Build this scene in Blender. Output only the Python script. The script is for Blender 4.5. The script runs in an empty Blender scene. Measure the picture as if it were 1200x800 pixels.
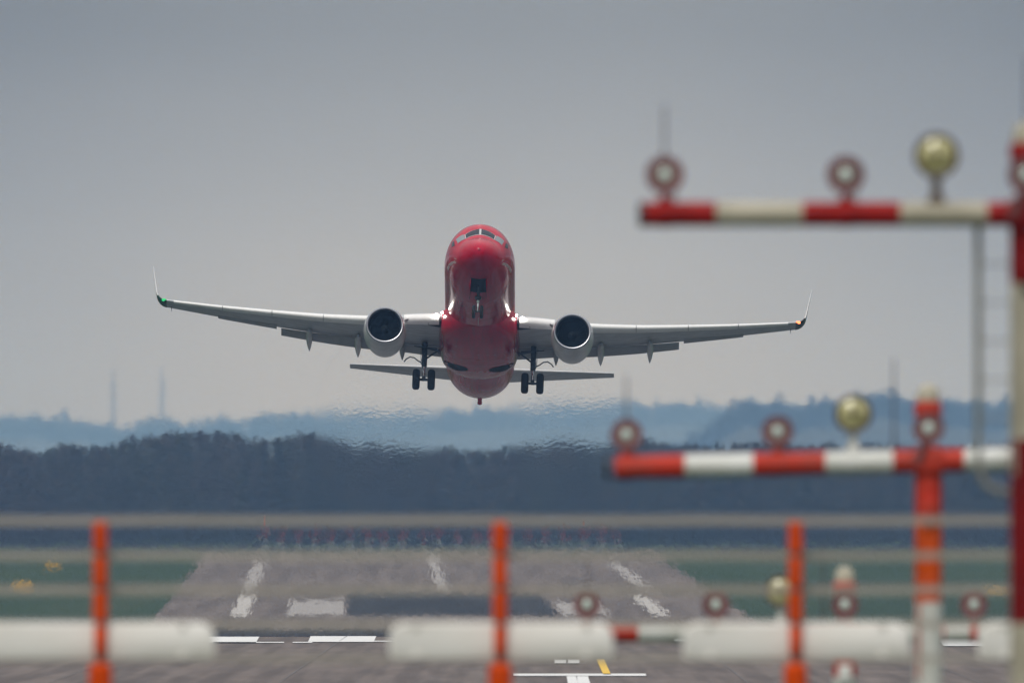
import bpy, bmesh, math, random
import numpy as np
from mathutils import Vector, Matrix

random.seed(7)
rng = np.random.default_rng(11)
sc = bpy.context.scene
R = math.radians

# ------------------------------------------------------------------ camera, sky, sun, exposure
CAM_Z = 5.5                     # metres above the runway pavement
F = 24000.0                     # focal length in photo pixels (photo is 1200 wide)
HORIZON = 600.0                 # photo row of the true horizon
PLANE_D = 1085.0
cam = bpy.data.cameras.new('camera')
cam.sensor_width = 36.0
cam.lens = F * 36.0 / 1200.0
cam.clip_start = 5.0
cam.clip_end = 60000.0
cam.dof.use_dof = True
cam.dof.focus_distance = 1090.0
cam.dof.aperture_fstop = cam.lens / 1000.0 / 0.142
camo = bpy.data.objects.new('camera', cam)
sc.collection.objects.link(camo)
camo.location = (0, 0, CAM_Z)
camo.rotation_euler = (R(90) + math.atan((HORIZON - 400) / F), 0, 0)
sc.camera = camo

SUN_EL, SUN_AZ = R(48), R(205)      # behind the camera, to its left, veiled by the overcast
world = bpy.data.worlds.new('World')
sc.world = world
world.use_nodes = True
nt = world.node_tree
nt.nodes.clear()
out = nt.nodes.new('ShaderNodeOutputWorld')
bg1 = nt.nodes.new('ShaderNodeBackground')
bg1.inputs['Strength'].default_value = 0.06
sky = nt.nodes.new('ShaderNodeTexSky')
sky.sky_type = 'NISHITA'
sky.sun_disc = False
sky.sun_elevation = SUN_EL
sky.sun_rotation = SUN_AZ
sky.dust_density = 4.0
nt.links.new(sky.outputs[0], bg1.inputs['Color'])
# overcast deck: dull band just above the horizon, brighter towards the zenith
tc = nt.nodes.new('ShaderNodeTexCoord')
sep = nt.nodes.new('ShaderNodeSeparateXYZ')
nt.links.new(tc.outputs['Generated'], sep.inputs[0])
nz = nt.nodes.new('ShaderNodeTexNoise')
mp = nt.nodes.new('ShaderNodeMapping')
mp.inputs['Scale'].default_value = (14, 14, 45)
nt.links.new(tc.outputs['Generated'], mp.inputs[0])
nt.links.new(mp.outputs[0], nz.inputs[0])
nz.inputs['Scale'].default_value = 1.0
nz.inputs['Detail'].default_value = 4
mr = nt.nodes.new('ShaderNodeMath'); mr.operation = 'MULTIPLY_ADD'
mr.inputs[1].default_value = 0.010; mr.inputs[2].default_value = -0.005
nt.links.new(nz.outputs[0], mr.inputs[0])
ad = nt.nodes.new('ShaderNodeMath'); ad.operation = 'ADD'
nt.links.new(sep.outputs['Z'], ad.inputs[0]); nt.links.new(mr.outputs[0], ad.inputs[1])
ramp = nt.nodes.new('ShaderNodeValToRGB')
cr = ramp.color_ramp
stops = [(0.0, (0.49, 0.485, 0.495)), (0.0105, (0.440, 0.446, 0.462)), (0.025, (0.232, 0.241, 0.249)),
         (0.06, (0.27, 0.28, 0.29)), (0.25, (0.52, 0.54, 0.56)), (1.0, (1.60, 1.62, 1.64))]
while len(cr.elements) < len(stops):
    cr.elements.new(0.5)
for e, (p, c) in zip(cr.elements, stops):
    e.position = p; e.color = (*[v for v in c], 1)
nt.links.new(ad.outputs[0], ramp.inputs[0])
bg2 = nt.nodes.new('ShaderNodeBackground')
bg2.inputs['Strength'].default_value = 1.0
# lens vignette put into the sky: brightest ahead, dimming to either side
ab = nt.nodes.new('ShaderNodeMath'); ab.operation = 'ABSOLUTE'
nt.links.new(sep.outputs['X'], ab.inputs[0])
pr = nt.nodes.new('ShaderNodeMapRange'); pr.interpolation_type = 'SMOOTHSTEP'
pr.inputs['From Min'].default_value = 0.004; pr.inputs['From Max'].default_value = 0.034
pr.inputs['To Min'].default_value = 1.04; pr.inputs['To Max'].default_value = 0.70
nt.links.new(ab.outputs[0], pr.inputs['Value'])
cn = nt.nodes.new('ShaderNodeTexNoise'); cn.inputs['Scale'].default_value = 1.0; cn.inputs['Detail'].default_value = 3
mp3 = nt.nodes.new('ShaderNodeMapping'); mp3.inputs['Scale'].default_value = (60, 60, 110)
nt.links.new(tc.outputs['Generated'], mp3.inputs[0]); nt.links.new(mp3.outputs[0], cn.inputs[0])
cm = nt.nodes.new('ShaderNodeMath'); cm.operation = 'MULTIPLY_ADD'; cm.inputs[1].default_value = 0.10; cm.inputs[2].default_value = 0.95
nt.links.new(cn.outputs[0], cm.inputs[0])
pm = nt.nodes.new('ShaderNodeMath'); pm.operation = 'MULTIPLY'
nt.links.new(pr.outputs[0], pm.inputs[0]); nt.links.new(cm.outputs[0], pm.inputs[1])
vm = nt.nodes.new('ShaderNodeVectorMath'); vm.operation = 'SCALE'
nt.links.new(ramp.outputs[0], vm.inputs[0]); nt.links.new(pm.outputs[0], vm.inputs['Scale'])
nt.links.new(vm.outputs[0], bg2.inputs['Color'])
mx = nt.nodes.new('ShaderNodeMixShader')
mx.inputs[0].default_value = 0.93
nt.links.new(bg1.outputs[0], mx.inputs[1]); nt.links.new(bg2.outputs[0], mx.inputs[2])
nt.links.new(mx.outputs[0], out.inputs['Surface'])

sl = bpy.data.lights.new('sun', 'SUN')
sl.energy = 1.5
sl.angle = R(25)
sl.color = (1.0, 0.96, 0.9)
so = bpy.data.objects.new('sun', sl)
sc.collection.objects.link(so)
# direction TO the sun: behind the camera (-Y), left (-X)
sd = Vector((-0.35, -1.0, 0)).normalized() * math.cos(SUN_EL) + Vector((0, 0, math.sin(SUN_EL)))
so.rotation_euler = sd.to_track_quat('Z', 'Y').to_euler()
sky.sun_rotation = math.atan2(sd.x, sd.y)

vs = sc.view_settings
vs.view_transform = 'Standard'
vs.look = 'None'
vs.exposure = 0.10
vs.gamma = 1.0
vs.use_curve_mapping = False
sc.cycles.use_denoising = True
sc.cycles.volume_bounces = 0
sc.cycles.max_bounces = 8
sc.cycles.transmission_bounces = 8
sc.cycles.sample_clamp_indirect = 4.0


# ------------------------------------------------------------------ placing helpers
def W(px, py, d):
    """world point at photo pixel (1200x800) and ground distance d"""
    return Vector(((px - 600.0) / F * d, d, CAM_Z + (HORIZON - py) / F * d))


def tag(o, label=None, cat=None, group=None, kind=None):
    if label: o['label'] = label
    if cat: o['category'] = cat
    if group: o['group'] = group
    if kind: o['kind'] = kind
    return o


def empty(name, loc=(0, 0, 0)):
    o = bpy.data.objects.new(name, None)
    o.empty_display_size = 0.3
    sc.collection.objects.link(o)
    o.location = loc
    return o


def copy_tree(o, parent=None):
    c = o.copy()
    sc.collection.objects.link(c)
    c.parent = parent
    for ch in o.children:
        copy_tree(ch, c)
    return c


class MB:
    def __init__(s):
        s.v = []; s.f = []; s.mi = []; s.cur = 0

    def add(s, verts, faces):
        b = len(s.v)
        s.v += [tuple(p) for p in verts]
        s.f += [tuple(i + b for i in f) for f in faces]
        s.mi += [s.cur] * len(faces)

    def loft(s, rings, closed=True, cap0=False, cap1=False):
        n = len(rings[0]); vs_ = [p for r in rings for p in r]; fs = []
        for i in range(len(rings) - 1):
            for j in range(n if closed else n - 1):
                a = i * n + j; b = i * n + (j + 1) % n
                fs.append((a, b, b + n, a + n))
        if cap0: fs.append(tuple(range(n))[::-1])
        if cap1: fs.append(tuple((len(rings) - 1) * n + k for k in range(n)))
        s.add(vs_, fs)

    def tube(s, p0, p1, r0, r1=None, n=12, caps=True):
        p0 = Vector(p0); p1 = Vector(p1)
        if r1 is None: r1 = r0
        d = (p1 - p0).normalized()
        a = d.orthogonal().normalized(); b = d.cross(a)
        rings = []
        for p, r in ((p0, r0), (p1, r1)):
            rings.append([p + (a * math.cos(t) + b * math.sin(t)) * r for t in [2 * math.pi * k / n for k in range(n)]])
        s.loft(rings, True, caps, caps)

    def path(s, pts, r, n=8):
        pts = [Vector(p) for p in pts]
        rings = []
        for i, p in enumerate(pts):
            d = (pts[min(i + 1, len(pts) - 1)] - pts[max(i - 1, 0)]).normalized()
            ref = Vector((0, 1, 0)) if abs(d.y) < 0.9 else Vector((1, 0, 0))
            a = d.cross(ref).normalized(); b = d.cross(a)
            rings.append([p + (a * math.cos(t) + b * math.sin(t)) * r for t in [2 * math.pi * k / n for k in range(n)]])
        s.loft(rings, True, True, True)

    def box(s, c, size, bev=0.0):
        x, y, z = [v / 2 for v in size]
        if bev <= 0:
            vv = [(c[0] + i * x, c[1] + j * y, c[2] + k * z) for i in (-1, 1) for j in (-1, 1) for k in (-1, 1)]
            s.add(vv, [(0, 1, 3, 2), (4, 6, 7, 5), (0, 4, 5, 1), (2, 3, 7, 6), (0, 2, 6, 4), (1, 5, 7, 3)])
        else:
            bm = bmesh.new()
            bmesh.ops.create_cube(bm, size=1.0)
            for v in bm.verts: v.co = Vector((v.co.x * size[0], v.co.y * size[1], v.co.z * size[2])) + Vector(c)
            bmesh.ops.bevel(bm, geom=list(bm.edges), offset=bev, segments=3, affect='EDGES', profile=0.5)
            bm.verts.index_update()
            s.add([v.co[:] for v in bm.verts], [[v.index for v in f.verts] for f in bm.faces])
            bm.free()

    def lathe(s, prof, c, axis='Y', n=40, sx=1, sz=1):
        """prof: list of (along, radius) about an axis through c"""
        rings = []
        for a, r in prof:
            ring = []
            for k in range(n):
                t = 2 * math.pi * k / n
                u, w = r * math.cos(t) * sx, r * math.sin(t) * sz
                if axis == 'Y': ring.append((c[0] + u, c[1] + a, c[2] + w))
                elif axis == 'X': ring.append((c[0] + a, c[1] + u, c[2] + w))
                else: ring.append((c[0] + u, c[1] + w, c[2] + a))
            rings.append(ring)
        s.loft(rings, True, prof[0][1] > 1e-4, prof[-1][1] > 1e-4)

    def build(s, name, mats, parent=None, smooth=True, angle=40):
        if not isinstance(mats, (list, tuple)): mats = [mats]
        me = bpy.data.meshes.new(name)
        me.from_pydata([tuple(v) for v in s.v], [], s.f)
        for m in mats: me.materials.append(m)
        me.polygons.foreach_set('material_index', s.mi)
        bm = bmesh.new(); bm.from_mesh(me)
        bmesh.ops.remove_doubles(bm, verts=bm.verts, dist=1e-5)
        bmesh.ops.recalc_face_normals(bm, faces=bm.faces)
        for f in bm.faces: f.smooth = smooth
        if smooth:
            for e in bm.edges:
                if len(e.link_faces) == 2 and e.calc_face_angle(0) > R(angle): e.smooth = False
        bm.to_mesh(me); bm.free()
        o = bpy.data.objects.new(name, me)
        sc.collection.objects.link(o)
        o.parent = parent
        return o


# ------------------------------------------------------------------ materials
def mat(name, col, rough=0.5, metal=0.0, coat=0.0, emis=None, estr=0.0, vary=0.0, vscale=3.0, vcol=None, bump=0.0, bscale=8.0, coord='Object', stretch=(1, 1, 1), spec=0.5):
    m = bpy.data.materials.new(name)
    m.use_nodes = True
    t = m.node_tree
    b = t.nodes['Principled BSDF']
    b.inputs['Base Color'].default_value = (*col, 1)
    b.inputs['Roughness'].default_value = rough
    b.inputs['Metallic'].default_value = metal
    b.inputs['Coat Weight'].default_value = coat
    b.inputs['Coat Roughness'].default_value = 0.06
    b.inputs['Specular IOR Level'].default_value = spec
    if emis:
        b.inputs['Emission Color'].default_value = (*emis, 1)
        b.inputs['Emission Strength'].default_value = estr
    if vary > 0 or bump > 0:
        tc = t.nodes.new('ShaderNodeTexCoord')
        mp = t.nodes.new('ShaderNodeMapping')
        mp.inputs['Scale'].default_value = stretch
        t.links.new(tc.outputs[coord], mp.inputs[0])
    if vary > 0:
        n = t.nodes.new('ShaderNodeTexNoise')
        n.inputs['Scale'].default_value = vscale
        n.inputs['Detail'].default_value = 6
        t.links.new(mp.outputs[0], n.inputs[0])
        r = t.nodes.new('ShaderNodeValToRGB')
        r.color_ramp.elements[0].position = 0.35; r.color_ramp.elements[1].position = 0.68
        r.color_ramp.elements[0].color = (*col, 1)
        vc = vcol or tuple(c * (1 - vary) for c in col)
        r.color_ramp.elements[1].color = (*vc, 1)
        t.links.new(n.outputs[0], r.inputs[0])
        t.links.new(r.outputs[0], b.inputs['Base Color'])
    if bump > 0:
        n2 = t.nodes.new('ShaderNodeTexNoise')
        n2.inputs['Scale'].default_value = bscale
        t.links.new(mp.outputs[0], n2.inputs[0])
        bp = t.nodes.new('ShaderNodeBump')
        bp.inputs['Strength'].default_value = bump
        t.links.new(n2.outputs[0], bp.inputs['Height'])
        t.links.new(bp.outputs[0], b.inputs['Normal'])
    return m


M = {}
M['red'] = mat('fuselage_red', (0.52, 0.001, 0.028), 0.14, coat=0.0, spec=0.26, vary=0.22, vscale=1.6, stretch=(1, .35, 1), bump=0.010, bscale=1.1)
M['white'] = mat('aircraft_white', (0.80, 0.80, 0.81), 0.32, coat=0.4, vary=0.1, vscale=4)
M['wing'] = mat('wing_grey', (0.54, 0.57, 0.60), 0.42, vary=0.3, vscale=1.3, stretch=(1, 3, 1))
M['flap'] = mat('flap_grey', (0.38, 0.40, 0.42), 0.45, vary=0.3, vscale=3, stretch=(1, 5, 1))
M['slat'] = mat('slat_white', (0.86, 0.87, 0.88), 0.3, metal=0.0, vary=0.08, vscale=5)
M['nacelle'] = mat('nacelle_white', (0.62, 0.63, 0.65), 0.28, coat=0.6, vary=0.15, vscale=2.5)
M['lip'] = mat('polished_lip', (0.46, 0.48, 0.53), 0.38, metal=1.0)
M['duct'] = mat('intake_duct', (0.018, 0.022, 0.028), 0.6, spec=.2)
M['blade'] = mat('fan_blade', (0.020, 0.026, 0.034), 0.45, metal=0.6)
M['spinner'] = mat('spinner_grey', (0.014, 0.02, 0.026), 0.6, spec=.2)
M['hot'] = mat('exhaust_metal', (0.22, 0.20, 0.18), 0.4, metal=1.0, vary=0.4)
M['tyre'] = mat('tyre_rubber', (0.018, 0.019, 0.021), 0.8, vary=0.3)
M['rim'] = mat('wheel_rim', (0.32, 0.33, 0.35), 0.4, metal=0.6)
M['strut'] = mat('gear_strut', (0.09, 0.11, 0.13), 0.4, metal=0.3, vary=0.5, vscale=9)
M['chrome'] = mat('oleo_chrome', (0.75, 0.76, 0.78), 0.15, metal=1.0)
M['dark'] = mat('wheel_well_dark', (0.012, 0.014, 0.017), 0.8)
M['glass'] = mat('cockpit_glass', (0.015, 0.02, 0.03), 0.12, spec=0.3)
M['greyframe'] = mat('window_frame', (0.50, 0.51, 0.53), 0.4)
M['sideglass'] = mat('side_glass_painted_sky', (0.22, 0.25, 0.28), 0.15, spec=.6)  # sky reflection put into the glass colour
M['landing'] = mat('landing_lamp', (1, 1, 1), 0.3, emis=(1.0, 0.97, 0.90), estr=22)
M['green'] = mat('green_navigation_lens', (0.01, 0.22, 0.05), 0.2, emis=(0.05, 1.0, 0.30), estr=.6)
M['redlens'] = mat('red_navigation_lens', (0.5, 0.05, 0.02), 0.2, emis=(1.0, 0.22, 0.08), estr=3)
M['tipgreen'] = mat('tip_painted_green_glow', (0.02, 0.07, 0.03), 0.35)  # green glow of the navigation light painted into the winglet base
M['tipdark'] = mat('tip_dark_paint', (0.04, 0.03, 0.03), 0.35)
M['letter'] = mat('letter_white', (0.75, 0.72, 0.74), 0.35, coat=0.5)
# ground side
M['mred'] = mat('mast_red', (0.52, 0.034, 0.014), 0.5, vary=0.35, vscale=5, vcol=(.40, .05, .03), spec=.2)
M['mredshade'] = mat('mast_red_shaded', (0.20, 0.002, 0.002), 0.6, vary=0.3, vscale=3, spec=.2)  # near mast post red with its shade put into the colour
M['mredn'] = mat('mast_red_near', (0.32, 0.003, 0.001), 0.5, vary=0.4, vscale=5, spec=.2)
M['morange'] = mat('mast_orange_red', (0.66, 0.085, 0.006), 0.5, vary=0.25, vscale=5, spec=.2)
M['mwhite'] = mat('mast_white', (0.74, 0.75, 0.72), 0.45, vary=0.2, vscale=3, vcol=(0.52, 0.52, 0.46), coat=0.2)
M['mtan'] = mat('mast_weathered_white', (0.50, 0.46, 0.36), 0.6, vary=0.4, vscale=2.5, vcol=(0.32, 0.29, 0.21))
M['mblack'] = mat('black_end_cap', (0.015, 0.015, 0.017), 0.6)
M['housing'] = mat('lamp_housing', (0.20, 0.075, 0.075), 0.45, vary=0.3)
M['lens'] = mat('lamp_lens', (0.52, 0.64, 0.58), 0.12, coat=1.0, spec=0.8)
M['reflector'] = mat('lamp_reflector_ring', (0.06, 0.045, 0.05), 0.5)
M['ylens'] = mat('yellow_lamp_lens', (0.70, 0.66, 0.34), 0.2, coat=1.0, vary=0.5, vscale=12, vcol=(0.32, 0.29, 0.11))
M['yhouse'] = mat('flasher_housing', (0.10, 0.07, 0.05), 0.5)
M['rod'] = mat('rod_steel', (0.10, 0.09, 0.10), 0.5, metal=0.3)
M['ladder'] = mat('ladder_aluminium', (0.27, 0.27, 0.24), 0.5, metal=0.2, vary=0.3)
M['orange'] = mat('orange_insulator', (0.70, 0.070, 0.000), 0.6, spec=.12, vary=0.2, vscale=6)
M['core'] = mat('post_core', (0.06, 0.035, 0.03), 0.6)
M['wire'] = mat('fence_tape', (0.38, 0.35, 0.31), 0.6, vary=0.35, vscale=1.2, stretch=(.3, 1, 1), vcol=(0.30, 0.275, 0.235))
M['wiredark'] = mat('fence_tape_edge', (0.42, 0.38, 0.31), 0.7)
M['board'] = mat('board_white', (0.84, 0.82, 0.78), 0.5, vary=0.2, vscale=1.5, stretch=(1, 1, 3), vcol=(0.76, 0.73, 0.67))
M['sign'] = mat('sign_yellow', (0.50, 0.29, 0.03), 0.4)
M['signdark'] = mat('sign_legs', (0.10, 0.10, 0.11), 0.5)
M['paintw'] = mat('marking_white', (0.80, 0.80, 0.80), 0.6, vary=0.2, vscale=0.6)
M['paintfar'] = mat('marking_far_white', (0.48, 0.46, 0.44), 0.6, vary=1, vscale=0.3, vcol=(0.28, 0.26, 0.25))
M['paintworn'] = mat('marking_worn_white', (0.34, 0.32, 0.31), 0.6, vary=1, vscale=0.25, vcol=(0.19, 0.17, 0.165), coord='Object')
M['painty'] = mat('marking_yellow', (0.75, 0.48, 0.04), 0.6)
M['farmast'] = mat('far_mast_steel', (0.05, 0.05, 0.055), 0.6)


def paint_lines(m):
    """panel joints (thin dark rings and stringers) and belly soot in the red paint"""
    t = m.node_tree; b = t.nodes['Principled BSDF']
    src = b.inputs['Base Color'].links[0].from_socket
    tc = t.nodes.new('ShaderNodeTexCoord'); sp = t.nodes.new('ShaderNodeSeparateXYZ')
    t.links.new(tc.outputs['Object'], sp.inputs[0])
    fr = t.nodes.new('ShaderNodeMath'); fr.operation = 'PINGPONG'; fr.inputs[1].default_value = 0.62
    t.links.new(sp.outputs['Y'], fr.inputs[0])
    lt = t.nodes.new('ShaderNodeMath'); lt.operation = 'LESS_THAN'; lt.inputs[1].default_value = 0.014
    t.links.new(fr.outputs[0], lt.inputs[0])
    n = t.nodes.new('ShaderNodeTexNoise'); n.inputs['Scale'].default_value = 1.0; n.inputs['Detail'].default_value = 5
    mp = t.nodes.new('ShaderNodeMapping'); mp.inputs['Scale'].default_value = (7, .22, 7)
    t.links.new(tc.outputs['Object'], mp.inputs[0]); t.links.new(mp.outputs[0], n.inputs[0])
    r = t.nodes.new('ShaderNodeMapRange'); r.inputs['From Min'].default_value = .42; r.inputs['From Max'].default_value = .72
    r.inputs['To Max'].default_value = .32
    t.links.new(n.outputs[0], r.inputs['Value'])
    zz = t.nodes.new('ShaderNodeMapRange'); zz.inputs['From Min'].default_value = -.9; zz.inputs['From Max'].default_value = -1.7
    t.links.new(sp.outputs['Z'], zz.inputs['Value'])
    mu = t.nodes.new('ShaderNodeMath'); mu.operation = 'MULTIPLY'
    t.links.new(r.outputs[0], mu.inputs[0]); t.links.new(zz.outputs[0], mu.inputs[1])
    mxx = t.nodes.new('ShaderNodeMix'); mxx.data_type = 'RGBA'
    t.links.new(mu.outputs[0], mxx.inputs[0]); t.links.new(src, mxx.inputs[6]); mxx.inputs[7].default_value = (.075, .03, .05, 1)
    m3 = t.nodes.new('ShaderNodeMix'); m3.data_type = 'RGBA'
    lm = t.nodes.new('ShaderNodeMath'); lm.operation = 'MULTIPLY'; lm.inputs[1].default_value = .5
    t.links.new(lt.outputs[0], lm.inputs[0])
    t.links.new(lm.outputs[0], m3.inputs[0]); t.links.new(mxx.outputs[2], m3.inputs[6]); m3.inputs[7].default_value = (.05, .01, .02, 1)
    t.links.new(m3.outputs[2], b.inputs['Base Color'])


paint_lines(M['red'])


def ground_mat(name, stops, scale, stretch, rough=0.9, bump=0.0, second=None, spec=0.2):
    m = bpy.data.materials.new(name); m.use_nodes = True
    t = m.node_tree; b = t.nodes['Principled BSDF']
    b.inputs['Roughness'].default_value = rough
    b.inputs['Specular IOR Level'].default_value = spec
    tc = t.nodes.new('ShaderNodeTexCoord')
    mp = t.nodes.new('ShaderNodeMapping'); mp.inputs['Scale'].default_value = stretch
    t.links.new(tc.outputs['Object'], mp.inputs[0])
    n = t.nodes.new('ShaderNodeTexNoise'); n.inputs['Scale'].default_value = scale; n.inputs['Detail'].default_value = 8
    n.inputs['Roughness'].default_value = 0.62
    t.links.new(mp.outputs[0], n.inputs[0])
    r = t.nodes.new('ShaderNodeValToRGB')
    while len(r.color_ramp.elements) < len(stops): r.color_ramp.elements.new(0.5)
    for e, (p, c) in zip(r.color_ramp.elements, stops): e.position = p; e.color = (*c, 1)
    t.links.new(n.outputs[0], r.inputs[0])
    last = r.outputs[0]
    if second:
        sc2, st2, lo, hi, dark = second
        mp2 = t.nodes.new('ShaderNodeMapping'); mp2.inputs['Scale'].default_value = st2
        t.links.new(tc.outputs['Object'], mp2.inputs[0])
        n2 = t.nodes.new('ShaderNodeTexNoise'); n2.inputs['Scale'].default_value = sc2; n2.inputs['Detail'].default_value = 5
        t.links.new(mp2.outputs[0], n2.inputs[0])
        r2 = t.nodes.new('ShaderNodeValToRGB')
        r2.color_ramp.elements[0].position = lo; r2.color_ramp.elements[1].position = hi
        r2.color_ramp.elements[0].color = (dark, dark, dark * 1.03, 1); r2.color_ramp.elements[1].color = (1, 1, 1, 1)
        t.links.new(n2.outputs[0], r2.inputs[0])
        mm = t.nodes.new('ShaderNodeMix'); mm.data_type = 'RGBA'; mm.blend_type = 'MULTIPLY'
        mm.inputs[0].default_value = 1.0
        t.links.new(last, mm.inputs[6]); t.links.new(r2.outputs[0], mm.inputs[7])
        last = mm.outputs[2]
    t.links.new(last, b.inputs['Base Color'])
    return m


M['grass'] = ground_mat('grass_ground', [(0.3, (0.013, 0.034, 0.018)), (0.55, (0.019, 0.046, 0.022)), (0.75, (0.042, 0.056, 0.028))], 0.05, (1, 0.12, 1))
M['tarmac'] = ground_mat('runway_concrete', [(0.32, (0.105, 0.085, 0.080)), (0.5, (0.136, 0.112, 0.104)), (0.7, (0.180, 0.150, 0.138))], 0.55, (1, 0.03, 1),
                         rough=0.75, second=(0.9, (1, 0.012, 1), 0.36, 0.6, 0.62))
M['apron'] = ground_mat('threshold_concrete', [(0.32, (0.128, 0.104, 0.094)), (0.5, (0.150, 0.122, 0.111)), (0.7, (0.185, 0.153, 0.140))], 0.9, (1, 0.05, 1),
                        rough=0.75, second=(0.8, (1.6, 0.018, 1), 0.40, 0.60, 0.66))
M['mirage'] = ground_mat('mirage_dark', [(0.35, (0.020, 0.024, 0.032)), (0.65, (0.040, 0.044, 0.052))], 0.25, (1, 0.05, 1), rough=0.8, spec=0.08)  # mirage reflection of the forest painted as a matte dark colour
M['strip'] = ground_mat('dark_dip_strip', [(0.35, (0.022, 0.024, 0.030)), (0.65, (0.050, 0.050, 0.056))], 0.5, (1, 0.05, 1), rough=0.95, spec=0.03)  # plain dark band across the dip before the grey runway
M['dipdark'] = ground_mat('unseen_dark_dip', [(0.35, (0.085, 0.085, 0.092)), (0.65, (0.12, 0.12, 0.125))], 0.5, (1, 0.05, 1), rough=0.9)  # unseen stretch, dark colour added to darken the aircraft belly above
M['forest'] = ground_mat('forest_foliage', [(0.30, (0.036, 0.028, 0.028)), (0.45, (0.052, 0.042, 0.040)), (0.60, (0.036, 0.044, 0.032)), (0.75, (0.075, 0.068, 0.046))], 0.05, (1, 1, 1))
M['hillforest'] = ground_mat('hill_foliage', [(0.35, (0.020, 0.026, 0.022)), (0.6, (0.036, 0.040, 0.030))], 0.012, (1, 1, 1))

# ------------------------------------------------------------------ terrain
PROF = [(-400, 3.0), (215, 3.0), (300, 2.1), (450, 0.25), (520, 0.0), (700, 0.0), (880, 0.0), (906, 0.0), (960, -0.5), (1200, -2.15),
        (1400, -3.12), (1470, -3.0), (1554, -2.4), (1700, -1.35), (1850, -0.15), (2038, 1.34), (2150, 1.35), (2400, 0.9), (3000, -0.3), (4000, -1.5), (7000, -2.0), (25500, -2.0)]


def gz(d):
    for (a, za), (b, zb) in zip(PROF, PROF[1:]):
        if a <= d <= b:
            t = (d - a) / (b - a)
            return za + (zb - za) * t
    return PROF[-1][1]


def ground_d(py, lo=1480, hi=2100):
    """distance at which the ground shows at photo row py"""
    best, bd = 1e9, lo
    for i in range(2001):
        d = lo + (hi - lo) * i / 2000
        y = HORIZON - (gz(d) - CAM_Z) * F / d
        if abs(y - py) < best: best, bd = abs(y - py), d
    return bd


def CX(d):      # runway centreline
    return 2.0 - 0.0075 * (d - 690)


def sheet(name, d0, d1, fl, fr, mtl, lift, label=None, cat=None, kind='structure', parent=None, group=None):
    ds = sorted(set([d0, d1] + [p[0] for p in PROF if d0 < p[0] < d1]))
    full = []
    for a, b in zip(ds, ds[1:]):
        k = max(1, int((b - a) // 60)) if d1 < 3000 else 1
        full += [a + (b - a) * i / k for i in range(k)]
    full.append(ds[-1])
    mb = MB()
    rings = [[(fl(d), d, gz(d) + lift), (fr(d), d, gz(d) + lift)] for d in full]
    mb.loft(rings, closed=False)
    o = mb.build(name, mtl, parent, smooth=False)
    for p in o.data.polygons:
        pass
    if o.data.polygons[0].normal.z < 0: o.data.flip_normals()
    tag(o, label, cat, group, kind)
    return o


sheet('ground', -400, 25500, lambda d: -2400, lambda d: 2400, M['grass'], 0, 'flat green grass airfield around the runway')
sheet('pavement', 560, 908, lambda d: -70, lambda d: 70, M['apron'], 0.006, 'brown-grey concrete pavement before the runway threshold')
sheet('runway', 1478, 2060, lambda d: CX(d) - 22.5, lambda d: CX(d) + 22.5, M['tarmac'], 0.02, 'grey runway rising away under the aircraft')
sheet('dip_strip', 1380, 1478, lambda d: -120, lambda d: 120, M['strip'], 0.04, 'dark strip in the dip before the grey runway')
sheet('unseen_runway', 908, 1380, lambda d: CX(d) - 22.5, lambda d: CX(d) + 22.5, M['dipdark'], 0.02, 'unseen runway stretch in the dip, darkened to dim the aircraft belly')
sheet('mirage_patch', 1558, 1718, lambda d: CX(d) - 8.0, lambda d: CX(d) + 8.0, M['mirage'], 0.03, 'painted dark mirage of the forest in the middle of the runway')

# painted markings: flat sheets laid on the pavement
def marking(name, px0, px1, y0, y1, mtl, label, near=True, skew=0):
    def dd(y): return (CAM_Z) * F / (y - HORIZON) if near else ground_d(y)
    a, b = dd(y1), dd(y0)
    mb = MB()
    n = 1 if near else 6
    rings = []
    for i in range(n + 1):
        d = a + (b - a) * i / n
        sk = skew * i / n
        xa, xb = (px0 + sk - 600) / F * d, (px1 + sk - 600) / F * d
        rings.append([(xa, d, gz(d) + (0.040 if near else 0.045)), (xb, d, gz(d) + (0.040 if near else 0.045))])
    mb.loft(rings, closed=False)
    o = mb.build(name, mtl, None, smooth=False)
    if o.data.polygons[0].normal.z < 0: o.data.flip_normals()
    tag(o, label, None, None, 'structure')
    return o


for (a, b, y0, y1, sk) in [(160, 300, 746.5, 753.5, 4), (361, 438, 745.5, 752.5, 3), (500, 560, 745, 752, 0), (640, 700, 745, 752, 0), (790, 850, 745, 752, 0), (930, 990, 746, 753, 0), (1106, 1156, 749, 757.5, -6)]:
    marking('threshold_marking', a, b, y0, y1, M['paintw'], 'white threshold bar painted on the pavement edge', skew=sk)
for (a, b, y0, y1) in [(250, 333, 752.6, 753.6), (343, 366, 752.6, 753.6), (438, 470, 751.2, 752.2)]:
    marking('thin_marking', a, b, y0, y1, M['paintw'], 'thin white line painted beside the threshold bars')
marking('crossing_line', 602, 757, 790.0, 792.6, M['paintw'], 'long white line painted across the pavement')
marking('centre_marking', 650, 663.5, 774, 778, M['paintw'], 'white centre marking on the pavement')
marking('centre_marking', 665.5, 679, 774, 778, M['paintw'], 'white centre marking on the pavement')
marking('centre_marking', 667, 679, 793, 812, M['paintw'], 'white centre marking on the pavement', skew=-3)
marking('centre_marking', 681, 695, 793, 812, M['paintw'], 'white centre marking on the pavement', skew=-6)
marking('yellow_line', 707, 716, 773.5, 791, M['painty'], 'yellow taxi line painted beside the white centre marking', skew=-8)


def rwy_mark(name, x0, x1, d0, d1, mtl, label):
    sheet(name, d0, d1, lambda d: CX(d) + x0, lambda d: CX(d) + x1, mtl, 0.045, label)


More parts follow.
